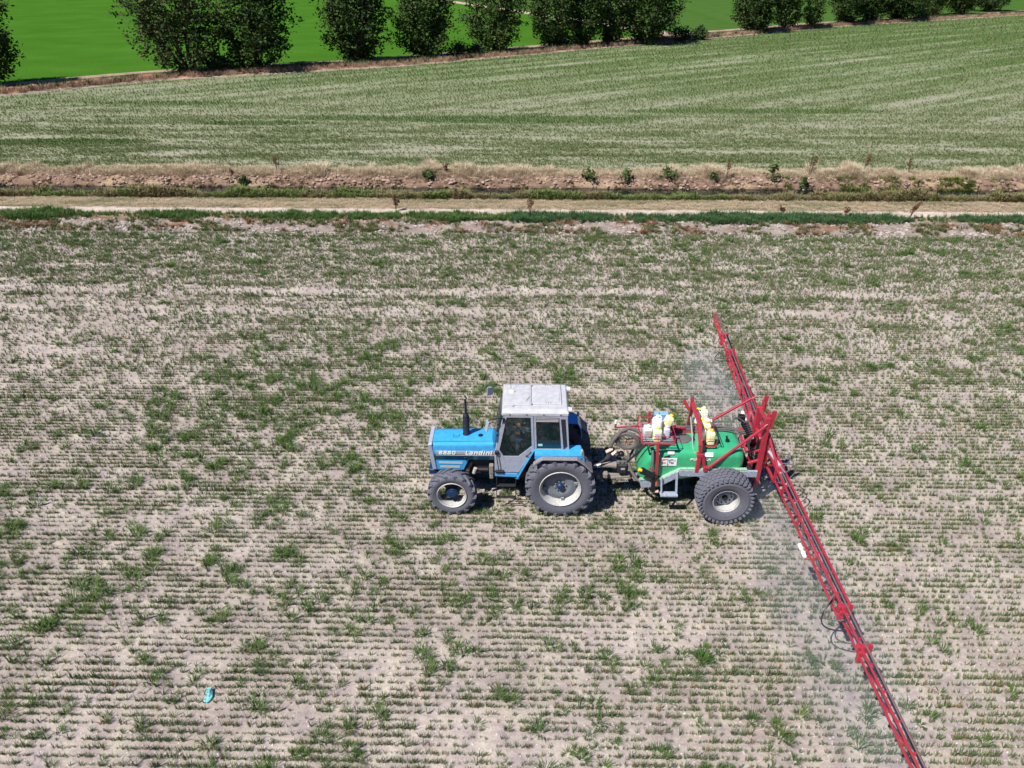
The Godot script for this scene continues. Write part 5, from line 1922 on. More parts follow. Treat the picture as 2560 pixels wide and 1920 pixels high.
func build_containers() -> void:
	var up := Basis()
	jug("plain white block-shaped canister at the left end of the front basket", Vector3(-1.79, 1.915, 0.36), 0.20, 0.17, 0.36, M.jug_white, M.jug_white, Basis(Vector3(1, 0, 0), 0.35), false)
	jug("tall white canister with a carrying handle in the front basket", Vector3(-1.56, 1.915, 0.24), 0.22, 0.19, 0.46, M.jug_white, M.jug_white, up, true)
	jug("cream canister with yellow cap and paper label, nearest in the front basket", Vector3(-1.585, 1.915, 0.55), 0.20, 0.16, 0.34, M.jug_cream, M.cap_yellow, up, false, M.jug_grey)
	jug("cream canister with yellow cap leaning right in the front basket", Vector3(-1.36, 1.96, 0.13), 0.20, 0.17, 0.40, M.jug_cream, M.cap_yellow, Basis(Vector3(0, 0, 1), -0.38), false)
	jug("small greyish bottle below the leaning cream canister in the front basket", Vector3(-1.35, 1.915, 0.40), 0.14, 0.13, 0.28, M.jug_grey, M.jug_grey, up, false)
	var bx := thing("storage_box", "pale blue box with a dark latch behind the canisters in the front basket", "box", on_sprayer(Vector3(-1.42, 1.915, -0.08)), -0.02)
	var b := MB.new()
	b.box(Vector3(0, 0.15, 0), Vector3(0.30, 0.30, 0.14), 0.012)
	part(bx, "box_body", b, M.box_blue)
	b = MB.new()
	b.box(Vector3(0, 0.315, 0), Vector3(0.32, 0.03, 0.16), 0.01)
	part(bx, "box_lid", b, M.box_blue)
	b = MB.new()
	b.box(Vector3(-0.05, 0.335, 0.02), Vector3(0.03, 0.015, 0.03), 0.004)
	part(bx, "latch", b, M.black)
	# rear basket, from the near end back
	jug("ribbed cream canister at the near end of the rear basket", Vector3(-0.33, 1.73, 0.36), 0.19, 0.20, 0.36, M.jug_cream, M.cap_yellow, up, false)
	jug("white bottle beside the red arch post in the rear basket", Vector3(-0.47, 1.73, 0.22), 0.11, 0.14, 0.34, M.jug_white, M.cap_yellow, up, false)
	jug("upright cream canister, second from the near end of the rear basket", Vector3(-0.33, 1.73, 0.06), 0.19, 0.20, 0.40, M.jug_cream, M.cap_yellow, Basis(Vector3(0, 0, 1), 0.15), false)
	jug("cream canister partly hidden by the red arch in the rear basket", Vector3(-0.47, 1.73, -0.06), 0.11, 0.16, 0.40, M.jug_cream, M.cap_yellow, up, false)
	jug("white canister lying across the middle of the rear basket", Vector3(-0.50, 1.84, -0.28), 0.16, 0.15, 0.34, M.jug_white, M.jug_white, Basis(Vector3(0, 0, 1), -1.35), false)
	jug("pale cream canister with white label at the far end of the rear basket", Vector3(-0.32, 1.73, -0.56), 0.21, 0.22, 0.40, M.jug_cream, M.jug_cream, up, false, M.sticker)
	jug("small bottle with bright yellow cap left of the far end of the rear basket", Vector3(-0.47, 1.73, -0.50), 0.11, 0.12, 0.40, M.jug_white, M.cap_yellow, up, false)

# ---------------------------------------------------------------- the driver, meshed from tapered bones
func field_mesh(bones: Array, cell: float, k: float) -> ArrayMesh:
	var lo := Vector3(1e9, 1e9, 1e9)
	var hi := -lo
	for q in bones:
		for e in [[q[0], q[2]], [q[1], q[3]]]:
			lo = lo.min(e[0] - Vector3.ONE * (e[1] + cell * 3.0))
			hi = hi.max(e[0] + Vector3.ONE * (e[1] + cell * 3.0))
	var nx := int((hi.x - lo.x) / cell) + 2
	var ny := int((hi.y - lo.y) / cell) + 2
	var nz_ := int((hi.z - lo.z) / cell) + 2
	var f := PackedFloat32Array()
	f.resize(nx * ny * nz_)
	f.fill(1.0)
	for q in bones:
		var pad: float = maxf(q[2], q[3]) + k * 1.5 + cell * 2.0
		var a: Vector3 = (q[0].min(q[1]) - Vector3.ONE * pad - lo) / cell
		var c: Vector3 = (q[0].max(q[1]) + Vector3.ONE * pad - lo) / cell
		var ab: Vector3 = q[1] - q[0]
		var l2 := maxf(ab.length_squared(), 1e-9)
		for i in range(maxi(0, int(a.x)), mini(nx, int(c.x) + 1)):
			for j in range(maxi(0, int(a.y)), mini(ny, int(c.y) + 1)):
				for m in range(maxi(0, int(a.z)), mini(nz_, int(c.z) + 1)):
					var p := lo + Vector3(i, j, m) * cell
					var t := clampf((p - q[0]).dot(ab) / l2, 0.0, 1.0)
					var d := p.distance_to(q[0] + ab * t) - lerpf(q[2], q[3], t)
					var o := (i * ny + j) * nz_ + m
					var g := f[o]
					var h := maxf(k - absf(d - g), 0.0) / k
					f[o] = minf(d, g) - h * h * k * 0.25
	var id := {}
	var vs := PackedVector3Array()
	var ns := PackedVector3Array()
	var ix := PackedInt32Array()
	var at := func(i: int, j: int, m: int) -> float: return f[(i * ny + j) * nz_ + m]
	for i in nx - 1:
		for j in ny - 1:
			for m in nz_ - 1:
				var base := (i * ny + j) * nz_ + m
				var v0 := f[base]
				if v0 > cell * 3.0 or v0 < -cell * 3.0:
					continue
				var pos := 0
				var sum := Vector3.ZERO
				var cnt := 0
				var val := []
				for q in 8:
					var w := f[base + (q & 1) * ny * nz_ + ((q >> 1) & 1) * nz_ + (q >> 2)]
					val.append(w)
					if w > 0.0: pos += 1
				if pos == 0 or pos == 8:
					continue
				for e in [[0, 1], [2, 3], [4, 5], [6, 7], [0, 2], [1, 3], [4, 6], [5, 7], [0, 4], [1, 5], [2, 6], [3, 7]]:
					var w0: float = val[e[0]]
					var w1: float = val[e[1]]
					if (w0 > 0.0) != (w1 > 0.0):
						var tt := w0 / (w0 - w1)
						var c0 := Vector3(e[0] & 1, (e[0] >> 1) & 1, e[0] >> 2)
						var c1 := Vector3(e[1] & 1, (e[1] >> 1) & 1, e[1] >> 2)
						sum += c0.lerp(c1, tt)
						cnt += 1
				id[base] = vs.size()
				vs.append(lo + (Vector3(i, j, m) + sum / cnt) * cell)
				ns.append(Vector3(val[1] + val[3] + val[5] + val[7] - val[0] - val[2] - val[4] - val[6], val[2] + val[3] + val[6] + val[7] - val[0] - val[1] - val[4] - val[5], val[4] + val[5] + val[6] + val[7] - val[0] - val[1] - val[2] - val[3]).normalized())
	var sx := ny * nz_
	var sy := nz_
	for base in id:
		for ax in 3:
			var step: int = [sx, sy, 1][ax]
			var u: int = [sy, 1, sx][ax]
			var w: int = [1, sx, sy][ax]
			var b0: bool = f[base] > 0.0
			var b1: bool = f[base + step] > 0.0
			if b0 == b1 or not (id.has(base - u) and id.has(base - w) and id.has(base - u - w)):
				continue
			var q0: int = id[base]
			var q1: int = id[base - u]
			var q2: int = id[base - u - w]
			var q3: int = id[base - w]
			if b1:
				ix.append_array([q0, q2, q1, q0, q3, q2])
			else:
				ix.append_array([q0, q1, q2, q0, q2, q3])
	var arr := []
	arr.resize(Mesh.ARRAY_MAX)
	arr[Mesh.ARRAY_VERTEX] = vs
	arr[Mesh.ARRAY_NORMAL] = ns
	arr[Mesh.ARRAY_INDEX] = ix
	var am := ArrayMesh.new()
	am.add_surface_from_arrays(Mesh.PRIMITIVE_TRIANGLES, arr)
	return am

func build_driver() -> void:
	# seated in the cab, hands on the steering wheel; local axes as the tractor's
	var t := thing("person", "person in a blue shirt, cap and pale jeans seated inside the tractor cab", "person", Vector3(1.127, 0, -14.9) + Basis(Vector3.UP, -0.02) * Vector3(-0.42, 1.47, 0), -0.02)
	var o := Vector3(-0.42, 1.47, 0)
	var V := func(x: float, y: float, z: float) -> Vector3: return Vector3(x, y, z) - o
	var body := []
	# torso, neck, head
	body.append([V.call(-0.42, 1.57, 0), V.call(-0.40, 1.75, 0), 0.13, 0.13])
	body.append([V.call(-0.42, 1.56, -0.07), V.call(-0.42, 1.56, 0.07), 0.125, 0.125])
	body.append([V.call(-0.39, 1.90, -0.09), V.call(-0.39, 1.90, 0.09), 0.115, 0.115])
	body.append([V.call(-0.38, 2.00, -0.15), V.call(-0.38, 2.00, 0.15), 0.065, 0.065])
	body.append([V.call(-0.40, 2.02, 0), V.call(-0.43, 2.12, 0), 0.058, 0.055])
	for s in [-1.0, 1.0]:
		body.append([V.call(-0.38, 1.99, s * 0.17), V.call(-0.58, 1.74, s * 0.25), 0.056, 0.044])
		body.append([V.call(-0.58, 1.74, s * 0.25), V.call(-0.90, 1.80, s * 0.19), 0.043, 0.032])
		body.append([V.call(-0.44, 1.54, s * 0.09), V.call(-0.96, 1.60, s * 0.13), 0.088, 0.066])
		body.append([V.call(-0.96, 1.60, s * 0.13), V.call(-1.02, 1.16, s * 0.14), 0.062, 0.046])
		body.append([V.call(-1.00, 1.12, s * 0.14), V.call(-1.18, 1.115, s * 0.15), 0.044, 0.036])
	var m := field_mesh(body, 0.016, 0.05)
	# one continuous body; clothes and skin by place on it
	var arr := m.surface_get_arrays(0)
	var cs := PackedColorArray()
	for p in arr[Mesh.ARRAY_VERTEX]:
		var q: Vector3 = p + o
		var c := lin(44, 84, 140)
		if q.x < -0.52 and q.y < 1.71 and absf(q.z) < 0.225:
			c = lin(98, 142, 182)
		if q.y < 1.56:
			c = lin(98, 142, 182)
		if q.y < 1.155:
			c = lin(52, 44, 40)
		if q.y > 2.045 or (q.x < -0.70 and q.y > 1.72):
			c = lin(196, 146, 116)
		cs.append(c)
	arr[Mesh.ARRAY_COLOR] = cs
	var bm := ArrayMesh.new()
	bm.add_surface_from_arrays(Mesh.PRIMITIVE_TRIANGLES, arr)
	var cloth := mat("cloth", Color.WHITE, 0.85)
	cloth.vertex_color_use_as_albedo = true
	part(t, "body", bm, cloth)
	var head := []
	head.append([V.call(-0.43, 2.20, 0), V.call(-0.45, 2.25, 0), 0.078, 0.088])
	head.append([V.call(-0.47, 2.17, 0), V.call(-0.485, 2.155, 0), 0.058, 0.042])
	head.append([V.call(-0.535, 2.225, 0), V.call(-0.558, 2.195, 0), 0.012, 0.016])
	head.append([V.call(-0.527, 2.165, -0.018), V.call(-0.527, 2.165, 0.018), 0.010, 0.010])
	for s in [-1.0, 1.0]:
		head.append([V.call(-0.43, 2.225, s * 0.086), V.call(-0.435, 2.19, s * 0.084), 0.014, 0.010])
		head.append([V.call(-0.525, 2.245, s * 0.030), V.call(-0.525, 2.245, s * 0.042), 0.014, 0.012])
	part(t, "head", field_mesh(head, 0.006, 0.018), M.skin)
	for s in [-1.0, 1.0]:
		var e := MB.new()
		e.lathe([Vector2(-0.006, 0.0), Vector2(-0.004, 0.009), Vector2(0.002, 0.010), Vector2(0.006, 0.006), Vector2(0.008, 0.0)], 10, V.call(-0.534, 2.236, s * 0.034), Basis(Vector3.UP, -PI / 2))
		part(t, "eye", e, M.hair)
	# cap with its peak
	var b := MB.new()
	var rings := []
	for q in [[2.245, 0.096], [2.28, 0.094], [2.315, 0.078], [2.338, 0.045], [2.342, 0.01]]:
		var r := []
		for k in 20:
			var an := TAU * k / 20
			r.append(V.call(-0.445 + cos(an) * q[1] * 1.08, q[0], sin(an) * q[1]))
		rings.append(r)
	b.loft(rings)
	b.prism(v2([-0.115 + 0.42 - 0.445, 0, -0.20 + 0.42 - 0.445, 0.0, -0.20 + 0.42 - 0.445, 0.006, -0.115 + 0.42 - 0.445, 0.006]), -0.001, 0.001)
	for i in 8:
		var z0 := lerpf(-0.08, 0.08, i / 8.0)
		var z1 := lerpf(-0.08, 0.08, (i + 1) / 8.0)
		var x0 := -0.515 - 0.075 * sqrt(maxf(0.0, 1.0 - pow(z0 / 0.085, 2.0)))
		var x1 := -0.515 - 0.075 * sqrt(maxf(0.0, 1.0 - pow(z1 / 0.085, 2.0)))
		b.quad(V.call(-0.50, 2.262, z0), V.call(-0.50, 2.262, z1), V.call(x1, 2.252, z1), V.call(x0, 2.252, z0), Vector3.UP)
	part(t, "cap", b, M.shirt)
	# hands closed round the wheel rim
	for s in [-1.0, 1.0]:
		var h := []
		var w: Vector3 = V.call(-0.90, 1.80, s * 0.19)
		h.append([w + Vector3(0.02, 0, 0), w + Vector3(-0.05, 0.012, 0), 0.030, 0.030])
		h.append([w + Vector3(-0.03, 0.012, -0.022), w + Vector3(-0.085, 0.02, -0.03), 0.022, 0.018])
		h.append([w + Vector3(-0.03, 0.012, 0.022), w + Vector3(-0.085, 0.02, 0.03), 0.022, 0.018])
		for i in 4:
			var z := -0.034 + 0.0225 * i
			var ln: float = [0.9, 1.0, 0.95, 0.75][i]
			h.append([w + Vector3(-0.085, 0.028, z), w + Vector3(-0.085 - 0.034 * ln, 0.024, z), 0.0095, 0.009])
			h.append([w + Vector3(-0.085 - 0.034 * ln, 0.024, z), w + Vector3(-0.085 - 0.036 * ln, -0.008, z), 0.009, 0.0085])
			h.append([w + Vector3(-0.085 - 0.036 * ln, -0.008, z), w + Vector3(-0.085 - 0.014 * ln, -0.020, z), 0.0085, 0.008])
		h.append([w + Vector3(-0.03, 0.0, -s * 0.034), w + Vector3(-0.075, -0.012, -s * 0.052), 0.012, 0.010])
		h.append([w + Vector3(-0.075, -0.012, -s * 0.052), w + Vector3(-0.105, -0.02, -s * 0.046), 0.010, 0.0085])
		part(t, "hand", field_mesh(h, 0.004, 0.008), M.skin)

# ---------------------------------------------------------------- plants too many to count
func tuft(sd: int, blades: int, h: float, spread: float, w: float, droop: float) -> ArrayMesh:
	var rng := RandomNumberGenerator.new()
	rng.seed = sd
	var vs := PackedVector3Array()
	var ns := PackedVector3Array()
	var cs := PackedColorArray()
	for i in blades:
		var an := rng.randf() * TAU
		var out := Vector3(cos(an), 0, sin(an))
		var side := Vector3(-out.z, 0, out.x)
		var r0 := spread * 0.35 * sqrt(rng.randf())
		var hh := h * rng.randf_range(0.55, 1.15)
		var lean := spread * rng.randf_range(0.3, 1.0)
		var p0 := out * r0
		var p1 := out * (r0 + lean * 0.35) + Vector3(0, hh * 0.6, 0)
		var p2 := out * (r0 + lean) + Vector3(0, hh * (1.0 - droop * rng.randf()), 0)
		var ww := w * rng.randf_range(0.7, 1.25)
		var s := rng.randf_range(0.8, 1.22)
		var col := Color(s * rng.randf_range(0.94, 1.1), s, s * rng.randf_range(0.85, 1.08))
		var A := p0 - side * ww * 0.5
		var B := p0 + side * ww * 0.5
		var Cc := p1 + side * ww * 0.5
		var D := p1 - side * ww * 0.5
		for q in [[A, B, Cc], [A, Cc, D], [D, Cc, p2]]:
			var nn: Vector3 = (q[1] - q[0]).cross(q[2] - q[0]).normalized()
			if nn.y < 0.0:
				nn = -nn
				vs.append_array([q[0], q[1], q[2]])
			else:
				vs.append_array([q[0], q[2], q[1]])
			ns.append_array([nn, nn, nn])
			cs.append_array([col, col, col])
	var arr := []
	arr.resize(Mesh.ARRAY_MAX)
	arr[Mesh.ARRAY_VERTEX] = vs
	arr[Mesh.ARRAY_NORMAL] = ns
	arr[Mesh.ARRAY_COLOR] = cs
	var am := ArrayMesh.new()
	am.add_surface_from_arrays(Mesh.PRIMITIVE_TRIANGLES, arr)
	return am

# places: array per variant of [Transform3D, Color]
func scatter(called: String, label: String, cat: String, meshes: Array, places: Array, child: String, m: Material) -> void:
	var t := thing(called, label, cat)
	t.set_meta("kind", "stuff")
	for k in meshes.size():
		if places[k].is_empty():
			continue
		var mm := MultiMesh.new()
		mm.transform_format = MultiMesh.TRANSFORM_3D
		mm.use_colors = true
		mm.mesh = meshes[k]
		mm.instance_count = places[k].size()
		for i in places[k].size():
			mm.set_instance_transform(i, places[k][i][0])
			mm.set_instance_color(i, places[k][i][1])
		var o := MultiMeshInstance3D.new()
		o.multimesh = mm
		o.material_override = m
		o.name = child
		t.add_child(o, true)
		o.set_meta("kind", "stuff")

func lists(n: int) -> Array:
	var r := []
	for i in n:
		r.append([])
	return r

func put(rng: RandomNumberGenerator, at: Vector3, s: float, sy := 1.0) -> Transform3D:
	return Transform3D(Basis(Vector3.UP, rng.randf() * TAU).scaled(Vector3(s, s * sy, s)), at)

func half_width(z: float) -> float:
	return 0.674 * (-z * 0.8695 + 5.68) + 1.2

# where weeds crowd the sprayed field
func weediness(x: float, t: float) -> float:
	var g := 0.55 * nz(fa, x * 0.55, t * 0.75) + 0.45 * nz(fb, x * 1.7 + 3.0, t * 1.9)
	var k := 0.0
	k += 0.17 * exp(-(pow((x + 6.2) / 4.6, 2.0) + pow((t + 19.2) / 3.4, 2.0)))
	k += 0.08 * exp(-(pow((x + 9.5) / 3.0, 2.0) + pow((t + 12.0) / 3.0, 2.0)))
	k += 0.06 * exp(-(pow((x + 2.5) / 3.5, 2.0) + pow((t + 11.5) / 2.0, 2.0)))
	k += 0.05 * smoothstep(-29.0, -33.0, t)
	k -= 0.05 * smoothstep(2.0, 9.0, x) * smoothstep(-20.0, -12.0, t)
	k -= 0.10 * exp(-(pow((x + 16.0) / 5.0, 2.0) + pow((t + 24.0) / 3.0, 2.0)))
	return g + k

func build_near_crop() -> void:
	var rng := RandomNumberGenerator.new()
	rng.seed = 2024
	var small := []
	for i in 6:
		small.append(tuft(300 + i, 8 + i % 4, 0.12, 0.062, 0.0105, 0.3))
	var P := lists(6)
	var big := []
	for i in 5:
		big.append(tuft(320 + i, 18 + 4 * i, 0.20, 0.21, 0.012, 0.55))
	var B := lists(5)
	var row := int(-34.4 / ROW)
	while row * ROW < -5.2:
		var t := row * ROW
		var hw := half_width(t) + 1.0
		var vig := 0.9 + 0.25 * rng.randfn() * 0.4
		var x := -hw
		while x < hw:
			x += rng.randf_range(0.026, 0.06)
			var z := t + SLOPE * x
			var d := 0.6 * nz(fa, x * 0.35, t * 0.8 + 20.0) + 0.4 * nz(fc, x * 1.3, t * 2.0)
			var track := 0.0
			for tr in [-27.45, -25.55]:
				track = maxf(track, smoothstep(0.1, 0.7, nz(fb, x * 0.12, tr)) * smoothstep(0.5, 0.2, absf(t - tr + 0.12 * sin(x * 0.3))))
			var wd := weediness(x, t)
			var p := clampf(0.56 + (d - 0.42) * 1.4 - 0.04 * smoothstep(-17.0, -24.0, t), 0.2, 0.97) * (1.0 - 0.75 * track)
			p *= 1.0 - 0.45 * smoothstep(-9.0, -15.0, x) * smoothstep(5.0, 2.0, absf(t + 24.0))
			if rng.randf() < p:
				var s := clampf(0.55 + 0.75 * d + 0.22 * rng.randfn(), 0.4, 1.7) * vig
				s *= lerpf(1.0, 1.1, smoothstep(-16.0, -27.0, t))
				var dry := rng.randf()
				var c := Color(0.175, 0.205, 0.088).lerp(Color(0.115, 0.160, 0.080), rng.randf())
				if dry < 0.06:
					c = Color(0.26, 0.20, 0.10)
				P[rng.randi() % 6].append([put(rng, Vector3(x, -0.004, z + rng.randfn() * 0.009), s, rng.randf_range(0.85, 1.2)), c])
			if wd > 0.46 and track < 0.3 and rng.randf() < 0.125 * smoothstep(0.48, 0.70, wd) + 0.012:
				var s := clampf(0.62 + 1.8 * (wd - 0.54) + 0.2 * rng.randfn(), 0.4, 1.4)
				var c := Color(0.058, 0.118, 0.028).lerp(Color(0.110, 0.170, 0.042), rng.randf())
				B[rng.randi() % 5].append([put(rng, Vector3(x + rng.randfn() * 0.06, -0.005, z + rng.randfn() * 0.07), s, rng.randf_range(0.8, 1.15)), c])
		row += 1
	scatter("crop_seedlings", "short drilled rows of young crop seedlings covering the near field", "crop", small, P, "seedling_tufts", M.blade)
	scatter("field_weeds", "bright green grass weed clumps scattered through the near field", "weeds", big, B, "weed_tufts", M.blade)
	# straw lying on the soil
	var straw := []
	for i in 2:
		var b := MB.new()
		b.box(Vector3(0, 0.004, 0), Vector3(0.10 + 0.06 * i, 0.004, 0.005))
		straw.append(b.mesh())
	var L := lists(2)
	for i in 5200:
		var z := -lerpf(5.5, 33.5, pow(rng.randf(), 1.2))
		var x := rng.randf_range(-1, 1) * half_width(z)
		if nz(fb, x * 0.4, z * 0.4) < 0.38:
			continue
		L[i % 2].append([put(rng, Vector3(x, 0.006, z), rng.randf_range(0.5, 1.3)), Color(0.62, 0.55, 0.42).lerp(Color(0.42, 0.36, 0.27), rng.randf())])
	var sm := mat("straw", Color.WHITE, 0.8)
	sm.vertex_color_use_as_albedo = true
	scatter("straw_litter", "loose bits of pale straw lying on the near field soil", "straw", straw, L, "straw_pieces", sm)
	var crumbs := lists(1)
	var cb := MB.new()
	cb.lathe([Vector2(-0.3, 0.3), Vector2(0.0, 1.0), Vector2(0.5, 0.8), Vector2(0.8, 0.0)], 6, Vector3.ZERO, Basis(Vector3(1, 0, 0), -PI / 2))
	for i in 16000:
		var z := -lerpf(5.5, 26.0, pow(rng.randf(), 1.3))
		var x := rng.randf_range(-1, 1) * half_width(z)
		crumbs[0].append([put(rng, Vector3(x, 0.0, z), rng.randf_range(0.006, 0.02)), lin(206, 194, 186).lerp(lin(160, 146, 136), rng.randf())])
	scatter("soil_crumbs", "small crumbs of dry soil strewn over the near field", "soil", [cb.mesh()], crumbs, "crumbs", sm)
	print("near plants ", P.map(func(a): return a.size()), B.map(func(a): return a.size()))

func build_far_crop() -> void:
	var rng := RandomNumberGenerator.new()
	rng.seed = 77
	var meshes := []
	for i in 5:
		meshes.append(tuft(340 + i, 9, 0.15, 0.15, 0.020, 0.4))
	var P := lists(5)
	var z := -46.3
	while z > -185.0:
		var step := lerpf(0.16, 0.62, smoothstep(46.0, 105.0, -z)) + 0.9 * smoothstep(105.0, 160.0, -z)
		z -= step
		var hw := half_width(z) + 1.0
		var x := -hw
		while x < hw:
			x += rng.randf_range(0.6, 1.4) * (lerpf(0.15, 0.45, smoothstep(46.0, 105.0, -z)) + 0.3 * smoothstep(105.0, 150.0, -z))
			var zz := z + SLOPE * x + rng.randfn() * 0.05
			if zz < tree_z(x) + 0.8 or zz > -46.4 + SLOPE * x:
				continue
			var g := far_cover(x, zz)
			if rng.randf() < g * 1.1:
				var s := rng.randf_range(0.5, 1.05) * (0.7 + 0.6 * g) * (lerpf(1.0, 1.5, smoothstep(60.0, 105.0, -z)) + 0.7 * smoothstep(105.0, 160.0, -z))
				var c := Color(0.120, 0.165, 0.062).lerp(Color(0.200, 0.215, 0.105), rng.randf())
				if in_patch(x, zz):
					c = Color(0.070, 0.135, 0.034).lerp(Color(0.105, 0.170, 0.046), rng.randf())
				P[rng.randi() % 5].append([put(rng, Vector3(x, -0.005, zz), s, rng.randf_range(1.0, 1.5)), c])
	scatter("far_crop", "patchy streaks of young green crop covering the field beyond the ditch", "crop", meshes, P, "crop_tufts", M.blade)
	print("far plants ", P.map(func(a): return a.size()))

func build_strip_plants() -> void:
	var rng := RandomNumberGenerator.new()
	rng.seed = 909
	var tall := []
	for i in 4:
		tall.append(tuft(360 + i, 16, 0.34, 0.24, 0.018, 0.45))
	var G := lists(4)
	var low := []
	for i in 4:
		low.append(tuft(370 + i, 16, 0.27, 0.26, 0.024, 0.5))
	var W := lists(4)
	var dry := []
	for i in 4:
		dry.append(tuft(380 + i, 22, 0.60, 0.36, 0.012, 0.35))
	var D := lists(4)
	var mown := []
	for i in 3:
		mown.append(tuft(390 + i, 12, 0.07, 0.22, 0.012, 0.7))
	var Mw := lists(3)
	# green verge beside the track
	for i in 15000:
		var x := rng.randf_range(-31, 31)
		var t := -35.55 - 1.5 * pow(rng.randf(), 0.8)
		var k := nz(fb, x * 0.16, 5.0) * 0.7 + nz(fc, x * 0.7, t) * 0.3
		var lo := -36.2 + 2.6 * (k - 0.5)
		if t > lo + 0.25 or rng.randf() > k * 2.4 - 0.55:
			continue
		var c := Color(0.055, 0.125, 0.035).lerp(Color(0.095, 0.175, 0.045), rng.randf())
		if x > 0.0:
			c = c.lerp(Color(0.045, 0.115, 0.058), 0.6)
		G[i % 4].append([put(rng, Vector3(x, profile(t), t + SLOPE * x), rng.randf_range(0.45, 1.2) * (0.25 + 1.3 * k * k + 0.25 * nz(fc, x * 1.1, 9.0)), rng.randf_range(0.8, 1.3)), c.lerp(Color(0.17, 0.17, 0.07), 0.7 if rng.randf() < 0.12 else 0.0)])
	scatter("verge_grass", "lush green grass verge between the dirt track and the near field", "grass", tall, G, "grass_tufts", M.blade)
	# clod bank weeds and field edge
	for i in 5200:
		var x := rng.randf_range(-30, 30)
		var t := rng.randf_range(-34.5, -35.9)
		var k := nz(fa, x * 0.4 + 7.0, t * 0.7)
		if k < 0.47 or rng.randf() > 0.6:
			continue
		var rust := nz(fa, x * 0.33 + 9.0, t * 0.8)
		var c := Color(0.075, 0.125, 0.038).lerp(Color(0.17, 0.15, 0.06), rng.randf())
		if rust > 0.58:
			c = Color(0.20, 0.11, 0.06).lerp(Color(0.26, 0.17, 0.09), rng.randf())
		W[i % 4].append([put(rng, Vector3(x, profile(t) + 0.03, t + SLOPE * x), rng.randf_range(0.4, 0.95)), c])
	# clods turned up along the margin
	var stones := []
	for k in 4:
		var cb := MB.new()
		var rr := RandomNumberGenerator.new()
		rr.seed = 60 + k
		var rings := []
		for q in [[-0.25, 0.7], [0.1, 1.0], [0.4, 0.85], [0.62, 0.45], [0.68, 0.08]]:
			var ring := []
			for a in 7:
				var an := TAU * a / 7 + 0.3 * rr.randf()
				var rad: float = q[1] * rr.randf_range(0.72, 1.2)
				ring.append(Vector3(cos(an) * rad, q[0] * rr.randf_range(0.8, 1.2), sin(an) * rad * 0.85))
			rings.append(ring)
		cb.loft(rings, true, false)
		stones.append(cb.mesh())
	var K := lists(4)
	for i in 6500:
		var x := rng.randf_range(-31, 31)
		var t := rng.randf_range(-34.55, -36.0)
		if nz(fb, x * 0.5, t * 0.8 + 6.0) < 0.40:
			continue
		var c := lin(176, 166, 160).lerp(lin(128, 116, 108), rng.randf())
		K[i % 4].append([put(rng, Vector3(x, profile(t) + 0.02, t + SLOPE * x), 0.025 + 0.085 * pow(rng.randf(), 2.5)), c])
	for i in 2600:
		var x := rng.randf_range(-33, 33)
		var t := rng.randf_range(-43.65, -44.75)
		var c := lin(178, 152, 134).lerp(lin(120, 98, 84), rng.randf())
		K[i % 4].append([put(rng, Vector3(x, profile(t) + 0.01, t + SLOPE * x), 0.03 + 0.12 * pow(rng.randf(), 2.5)), c])
	var km := mat("clod", Color.WHITE, 0.95)
	km.vertex_color_use_as_albedo = true
	scatter("soil_clods", "lumps of turned soil along the field margin and the far ditch bank", "soil clods", stones, K, "clods", km)
	# growth on the near bank of the ditch
	for i in 13000:
		var x := rng.randf_range(-33, 33)
		var t := -39.75 - 1.9 * rng.randf() - 0.25 * nz(fa, x * 0.3, 60.0)
		var k := nz(fb, x * 0.22, t * 0.8)
		if rng.randf() > 0.35 + 0.8 * k:
			continue
		var brown := nz(fa, x * 0.16 + 30.0, 2.0)
		var c := Color(0.10, 0.15, 0.04).lerp(Color(0.18, 0.20, 0.07), rng.randf())
		if x > 13.0 or brown > 0.56:
			c = c.lerp(Color(0.24, 0.17, 0.10), rng.randf_range(0.2, 0.9))
		var gap := nz(fc, x * 0.2, 8.0) < 0.49
		if t < (-40.75 if gap else -41.3):
			continue
		var y := maxf(profile(t), -0.34)
		if gap: k *= 0.35
		W[i % 4].append([put(rng, Vector3(x, y - 0.01, t + SLOPE * x), rng.randf_range(0.7, 1.5) * (0.35 + 1.2 * k + 0.35 * nz(fc, x * 0.9, 33.0)), rng.randf_range(0.9, 1.5)), c])
	# yellow-green clumps on the far bank at the right
	for i in 800:
		var x := rng.randf_range(15.5, 28.5)
		var k := nz(fb, x * 0.45 + 4.0, 1.0)
		if rng.randf() > (k - 0.38) * 4.0:
			continue
		var t := rng.randf_range(-43.5, -44.5)
		W[i % 4].append([put(rng, Vector3(x, maxf(profile(t), -0.34), t + SLOPE * x), rng.randf_range(0.35, 1.2) * (0.4 + k)), Color(0.16, 0.19, 0.03).lerp(Color(0.09, 0.14, 0.03), rng.randf())])
	# dark wet weeds at the foot of the far bank
	for i in 2600:
		var x := rng.randf_range(-33, 33)
		var t := rng.randf_range(-43.5, -44.0)
		if nz(fc, x * 0.5, 3.0) < 0.5 or rng.randf() < 0.6:
			continue
		W[i % 4].append([put(rng, Vector3(x, maxf(profile(t), -0.34), t + SLOPE * x), rng.randf_range(0.35, 0.8)), Color(0.10, 0.08, 0.045).lerp(Color(0.19, 0.14, 0.08), rng.randf())])
	scatter("ditch_weeds", "low mixed green and brown weeds along the ditch banks and cloddy margin", "weeds", low, W, "weed_tufts", M.blade)
